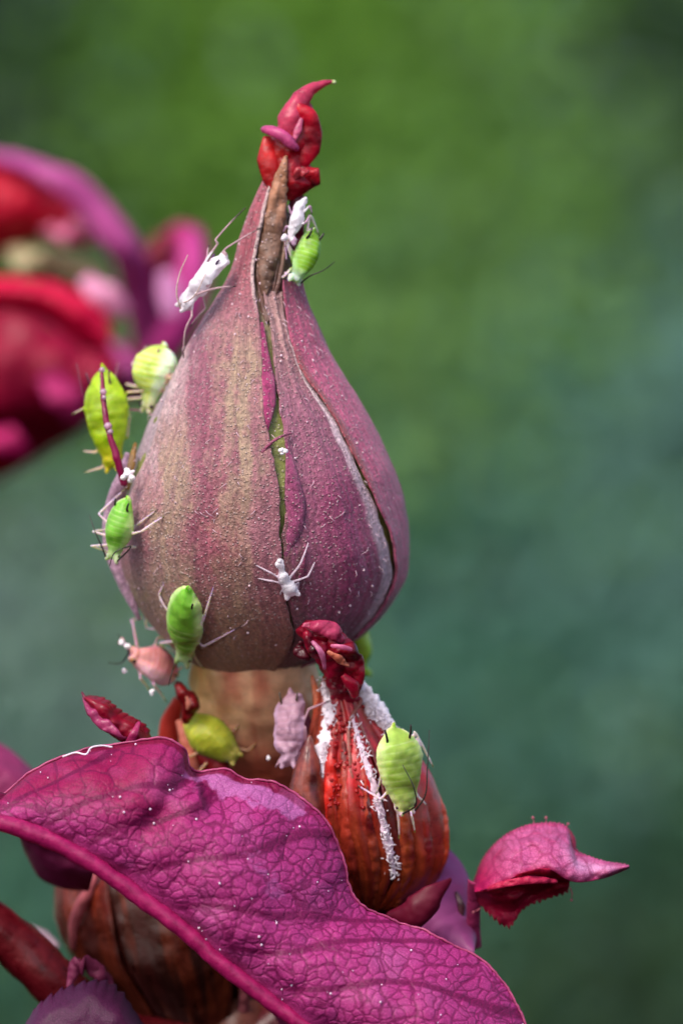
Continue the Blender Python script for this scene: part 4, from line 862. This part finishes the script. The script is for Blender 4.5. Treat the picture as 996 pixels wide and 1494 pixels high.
        if an is not None: pts = [st_] + [P(q[0], q[1], c[1] + (q[2] if len(q) > 2 else -.1)) for q in an]
        else: pts = [st_, W_(1.02, sg * (wid + .12), .16), W_(.75, sg * (wid + .32), .22), W_(.4, sg * (wid + .42), .2)]
        pp = path(pts, 24); a = tube('antenna', pp, np.linspace(.014, .006, 24), M['chitin'], root, 6, s2l(*(ccol if cat == 'aphid' else (190, 160, 150))))
    return root

GREEN = ((116, 172, 52), (184, 208, 136), (180, 204, 146))
aphid('aphid', 'plump apple green aphid with banded back low on the front of the bud', (277, 856), (266, 966), lathe=BUD, wid=.30, hgt=.2, cols=GREEN, seed=1, bands=(.42, .86, 1.), cauda=.02, cornicle=.24, csides=(1,),
      legs={(0, -1): [(246, 938, .12), (239, 942, .1), (238, 984, -.05)], (0, 1): [(289, 958, .06), (300, 975, .03)], (1, -1): [(218, 916, .10), (214, 866, .01)], (1, 1): [(305, 943, .14), (354, 912, .02)],
            (2, -1): [(250, 888, .1), (236, 868, .05), (258, 812, .01)], (2, 1): [(303, 906, .14), (322, 826, .01)]}, antennae={-1: [(250, 985, -.05), (246, 1000, 0)], 1: 'none'})
aphid('aphid', 'lime green aphid clinging to the russet bud beside white wool', (573, 1060), (592, 1184), y=(-.95, -.85), n=(.35, -.9, .15), wid=.37, hgt=.22, cols=((154, 180, 72), (196, 210, 140), (196, 206, 130)), seed=2, cornicle=.26, flip=-1,
      legs={(0, -1): [(600, 1190, -.05), (605, 1215, .2)], (1, -1): [(612, 1165, .1), (622, 1175, .3)], (2, -1): [(604, 1066, 0), (622, 1100, .2), (632, 1120, .3)], (0, 1): [(580, 1185, .0), (582, 1225, .25)], (1, 1): [(555, 1166, -.1), (520, 1145, .35)], (2, 1): [(556, 1130, 0), (548, 1160, .2)]},
      antennae={1: [(607, 1172, -.3), (603, 1148, -.4), (587, 1116, -.34)], -1: [(618, 1165, .0), (623, 1120, 0), (626, 1065, .1)]})
aphid('aphid', 'bright green aphid head down on the neck of the bud under the red tip', (455, 336), (427, 410), y=(-.35, -.45), n=(.62, -.75, .1), wid=.19, hgt=.2, cols=((126, 168, 20), (168, 206, 150), (186, 206, 186)), seed=3, cornicle=.18, flip=-1,
      legs={(0, -1): [(440, 408, .1), (436, 420, .3)], (1, -1): [(462, 372, .0), (455, 388, .3)], (2, -1): [(452, 312, .0), (466, 345, .2)], (0, 1): [(412, 405, -.05), (405, 395, .2)], (1, 1): [(420, 362, -.1), (422, 320, .0)], (2, 1): [(418, 352, -.1), (412, 385, .2)]},
      antennae={-1: [(450, 404, -.1), (472, 394, -.1), (488, 382, 0)], 1: [(410, 408, -.05), (385, 420, -.1), (370, 424, .0)]}, vox=.011, legr=.022)
aphid('aphid', 'small green aphid on the left edge of the bud with black antennae', (188, 728), (166, 816), y=(-.55, -.4), n=(-.55, -.82, .1), wid=.23, hgt=.2, cols=GREEN, seed=4, cornicle=.16, lathe=BUD,
      legs={(0, 1): [(196, 800, -.1), (240, 785, .1, -.98)], (1, 1): [(205, 770, -.1), (232, 742, .1, -.95)], (2, 1): 'none', (2, -1): 'none', (0, -1): [(158, 816, 0), (162, 830, .3, .2)], (1, -1): [(160, 770, 0, -.2), (158, 755, .1, .3)]} if False else {(0, 1): [(198, 798, -.9 + .75), (232, 788, .02)], (1, 1): [(204, 768, .08), (234, 742, .02)]},
      antennae={-1: [(150, 800, 0), (140, 778, 0), (131, 752, .1)], 1: [(190, 797, -.3), (168, 806, -.35), (160, 826, -.2)]}, vox=.012, legr=.022)
aphid('aphid', 'long yellow green aphid behind the thin crimson filament left of the bud', (152, 538), (166, 684), y=(.75, .65), n=(-.45, -.88, .05), wid=.34, hgt=.26, cols=((150, 176, 8), (160, 190, 30), (190, 180, 30)), seed=5, cornicle=.26, ccol=(90, 40, 60),
      legs={(0, -1): [(150, 682, 0), (122, 690, .3)], (1, -1): [(140, 660, 0), (120, 658, .2)], (2, -1): [(135, 590, -.1), (105, 605, .2)], (0, 1): [(178, 668, 0), (190, 664, .0)], (1, 1): [(186, 640, 0), (192, 598, .3)], (2, 1): [(185, 572, 0), (222, 570, .1)]}, antennae={-1: [(128, 600, .2), (118, 560, .2), (112, 530, .3)], 1: 'none'}, lcol=(214, 180, 150))
aphid('aphid', 'pale round green aphid half hidden behind the left shoulder of the bud', (241, 503), (216, 600), y=(.9, .9), n=(-.75, -.6, .3), wid=.36, hgt=.34, cols=((190, 206, 90), (214, 232, 200), (206, 210, 160)), seed=6, cauda=0, cornicle=.12, ccol=(150, 100, 110),
      prof=[(0, .05), (.05, .45), (.15, .78), (.3, 1.0), (.45, 1.0), (.6, .8), (.75, .5), (.88, .36), (.96, .3), (1, .03)], lcol=(220, 190, 160))
aphid('aphid', 'salmon pink aphid hanging under the lower left edge of the bud', (255, 985), (190, 955), y=(1.1, .7), n=(-.2, -.75, .55), wid=.30, hgt=.28, cols=((216, 132, 132), (226, 176, 190), (220, 150, 150)), seed=7, cornicle=.1, group=None,
      legs={(0, 1): [(178, 930, -.1), (172, 940, .0)], (1, 1): [(195, 915, .0), (192, 905, .3), (212, 900, .4)], (2, 1): [(230, 930, 0), (248, 935, .2)], (0, -1): [(205, 990, -.2), (220, 1010, .1)], (1, -1): [(225, 1000, -.2), (243, 1025, .1)], (2, -1): [(250, 985, -.1), (268, 972, .1)]}, antennae={-1: [(175, 968, -.1), (158, 967, -.1)], 1: [(180, 936, -.1), (172, 925, -.1)]}, lcol=(206, 150, 165))
aphid('aphid', 'soft focus olive green aphid on the tan receptacle under the bud', (272, 1048), (345, 1108), y=(.95, .8), n=(-.1, -.95, .25), wid=.29, hgt=.26, cols=((166, 166, 44), (150, 160, 50), (160, 150, 70)), seed=8, cornicle=0,
      legs={(0, 1): [(362, 1095, 0), (385, 1075, .3)], (0, -1): 'none'}, antennae={1: 'none', -1: 'none'}, lcol=(170, 130, 100))
aphid('aphid', 'blurred yellow green aphid peeking out behind the right of the bud base', (516, 905), (530, 985), y=(2.3, 2.5), n=(.3, -.9, .3), wid=.2, hgt=.2, cols=((160, 186, 50), (170, 190, 70), (160, 180, 60)), seed=9, cornicle=0, legs={(k, s_): 'none' for k in (0, 1, 2) for s_ in (-1, 1)}, antennae={1: 'none', -1: 'none'}, vox=.02)

# shed skins
WH = ((248, 240, 246), (250, 244, 250), (246, 236, 244)); SG = 'white shed aphid skins'
aphid('shed_skin', 'white shed skin with long legs on the left of the bud neck', (330, 374), (266, 450), y=(-.55, -.4), n=(-.72, -.55, .35), wid=.17, hgt=.16, cols=WH, seed=11, mat='skin', cat='shed skin', group=SG, crumple=.03, cornicle=.12, ccol=(70, 40, 80),
      legs={(0, 1): [(286, 405, -.05), (318, 355, -.05), (314, 350, -.05), (358, 303, .05)], (1, -1): [(286, 430, -.15), (318, 420, -.15), (345, 418, -.15)], (0, -1): [(280, 462, -.05), (270, 484, 0), (268, 522, .1)], (2, -1): [(300, 450, .1), (276, 478, .3)], (2, 1): [(312, 388, 0), (330, 362, -.1), (385, 330, .0)], (1, 1): [(300, 392, 0), (303, 372, .1), (305, 358, .2)]},
      antennae={1: [(258, 430, -.1), (262, 400, -.1), (274, 372, -.1)], -1: [(285, 430, -.3), (300, 400, -.3)]}, legr=.02, vox=.010, lcol=(206, 170, 176), cauda=.02,
      prof=[(0, .3), (.03, .55), (.1, .75), (.25, .9), (.45, 1.0), (.6, .95), (.72, .7), (.8, .75), (.88, .8), (.95, .55), (1, .05)])
aphid('shed_skin', 'tiny white shed skin with spread legs low on the front of the bud', (408, 818), (426, 868), lathe=BUD, wid=.085, hgt=.08, cols=WH, seed=12, mat='skin', cat='shed skin', group=SG, crumple=.02, cornicle=0, sink=1.3, eyes=False,
      legs={(0, -1): [(410, 862, .05), (406, 872, .0)], (1, -1): [(398, 848, .1), (370, 842, .0)], (2, -1): [(395, 836, .1), (364, 819, .0)], (0, 1): [(434, 850, .06), (435, 862, .0)], (1, 1): [(446, 841, .1), (459, 820, .0)], (2, 1): [(436, 822, .1), (449, 792, .02)]}, antennae={1: 'none', -1: 'none'}, legr=.018, vox=.008, lcol=(226, 206, 220), cauda=.0, tipdark=False,
      prof=[(0, .1), (.05, .7), (.12, .85), (.2, .6), (.27, .5), (.4, .85), (.6, .9), (.72, 1.1), (.85, 1.2), (.93, .9), (.98, .5), (1, .05)])
aphid('shed_skin', 'lilac shed skin with dark cornicles against the receptacle', (424, 1010), (421, 1118), y=(.05, -.2), n=(-.2, -.95, .1), wid=.23, hgt=.18, cols=((196, 150, 170), (214, 176, 206), (206, 166, 190)), seed=13, mat='skin', cat='shed skin', group=SG, crumple=.05, cornicle=.2, ccol=(66, 50, 34), eyes=True,
      legs={(1, 1): [(450, 1035, -.1), (482, 1022, -.1)], (0, 1): [(445, 1105, -.1), (482, 1107, -.1)], (2, 1): [(445, 1060, -.1), (450, 1120, .1)], (0, -1): [(405, 1115, 0), (402, 1120, .1)], (1, -1): 'none', (2, -1): [(400, 1060, 0), (410, 1100, 0)]}, antennae={1: [(440, 1130, 0), (425, 1150, 0)], -1: 'none'}, lcol=(206, 160, 176), legr=.024,
      prof=[(0, .15), (.03, .5), (.1, .8), (.25, .95), (.45, 1.0), (.65, .95), (.8, .85), (.88, .6), (.94, .65), (.98, .5), (1, .05)])
aphid('shed_skin', 'narrow white shed skin tucked under the red tip on the neck', (444, 292), (420, 352), y=(-.4, -.5), n=(.3, -.9, .2), wid=.10, hgt=.1, cols=WH, seed=14, mat='skin', cat='shed skin', group=SG, crumple=.03, cornicle=0, eyes=False,
      legs={(0, -1): [(432, 350, -.1), (428, 362, .1)], (1, -1): [(446, 325, -.1), (452, 312, .0)], (2, -1): [(452, 300, -.05), (455, 312, .0)], (0, 1): [(416, 350, 0), (418, 385, 0)], (1, 1): [(418, 330, 0), (412, 340, .1)], (2, 1): [(424, 310, 0), (420, 298, 0)]}, antennae={1: 'none', -1: 'none'}, lcol=(200, 160, 190), legr=.02, vox=.009)
tube_p = path([P(448, 285, -.3), P(455, 300, -.3), P(452, 318, -.25)], 12)

# crumbs and threads lying on the plant
def crumbs(name, label, balls, cat, group=None, mt='crumb'):
    V, F = join_geo([ball_geo(P(*b[:3]), b[3], 9, 7, (1, .8, .9)) for b in balls]); V = V + .018 * np.stack([fbm(V * 12, 1), fbm(V * 12, 4), fbm(V * 12, 7)], -1)
    o = mesh(name, V - 0, F, M[mt], None, np.broadcast_to(s2l(240, 226, 232), V.shape)); return tag(o, label, cat, group)
crumbs('wax_crumb', 'cluster of white wax crumbs at the foot of the crimson filament', [(188, 692, -.55, .075), (182, 696, -.55, .05), (194, 697, -.58, .05), (186, 686, -.52, .045), (196, 688, -.6, .025), (190, 701, -.55, .04)], 'wax crumb')
crumbs('wax_crumb', 'heart shaped white wax crumb beside the seam of the bud', [(410, 657, -1.62, .045), (416, 658, -1.62, .04), (412, 662, -1.62, .03)], 'wax crumb')
crumbs('honeydew_drop', 'white droplet in front of the salmon pink aphid', [(181, 979, .3, .045)], 'droplet', mt='dew')
crumbs('wax_crumb', 'small white flake under the salmon pink aphid', [(222, 1010, .5, .04), (222, 1014, .5, .03)], 'wax crumb')
crumbs('wax_crumb', 'pink crumb above the salmon pink aphid at the bud edge', [(178, 938, .6, .045), (186, 944, .6, .05)], 'wax crumb')
crumbs('wax_crumb', 'tiny white speck left of the lilac shed skin', [(391, 1107, .3, .03)], 'wax crumb')
o = tube('white_thread', path([P(92, 1104, -1.75), P(112, 1098, -1.85), P(127, 1100, -1.9), P(132, 1092, -1.9), P(146, 1088, -1.85), P(164, 1090, -1.8)], 40), .014, M['crumb'], None, 6, s2l(225, 205, 220)); tag(o, 'fine white thread lying on the upper edge of the leaf', 'thread')
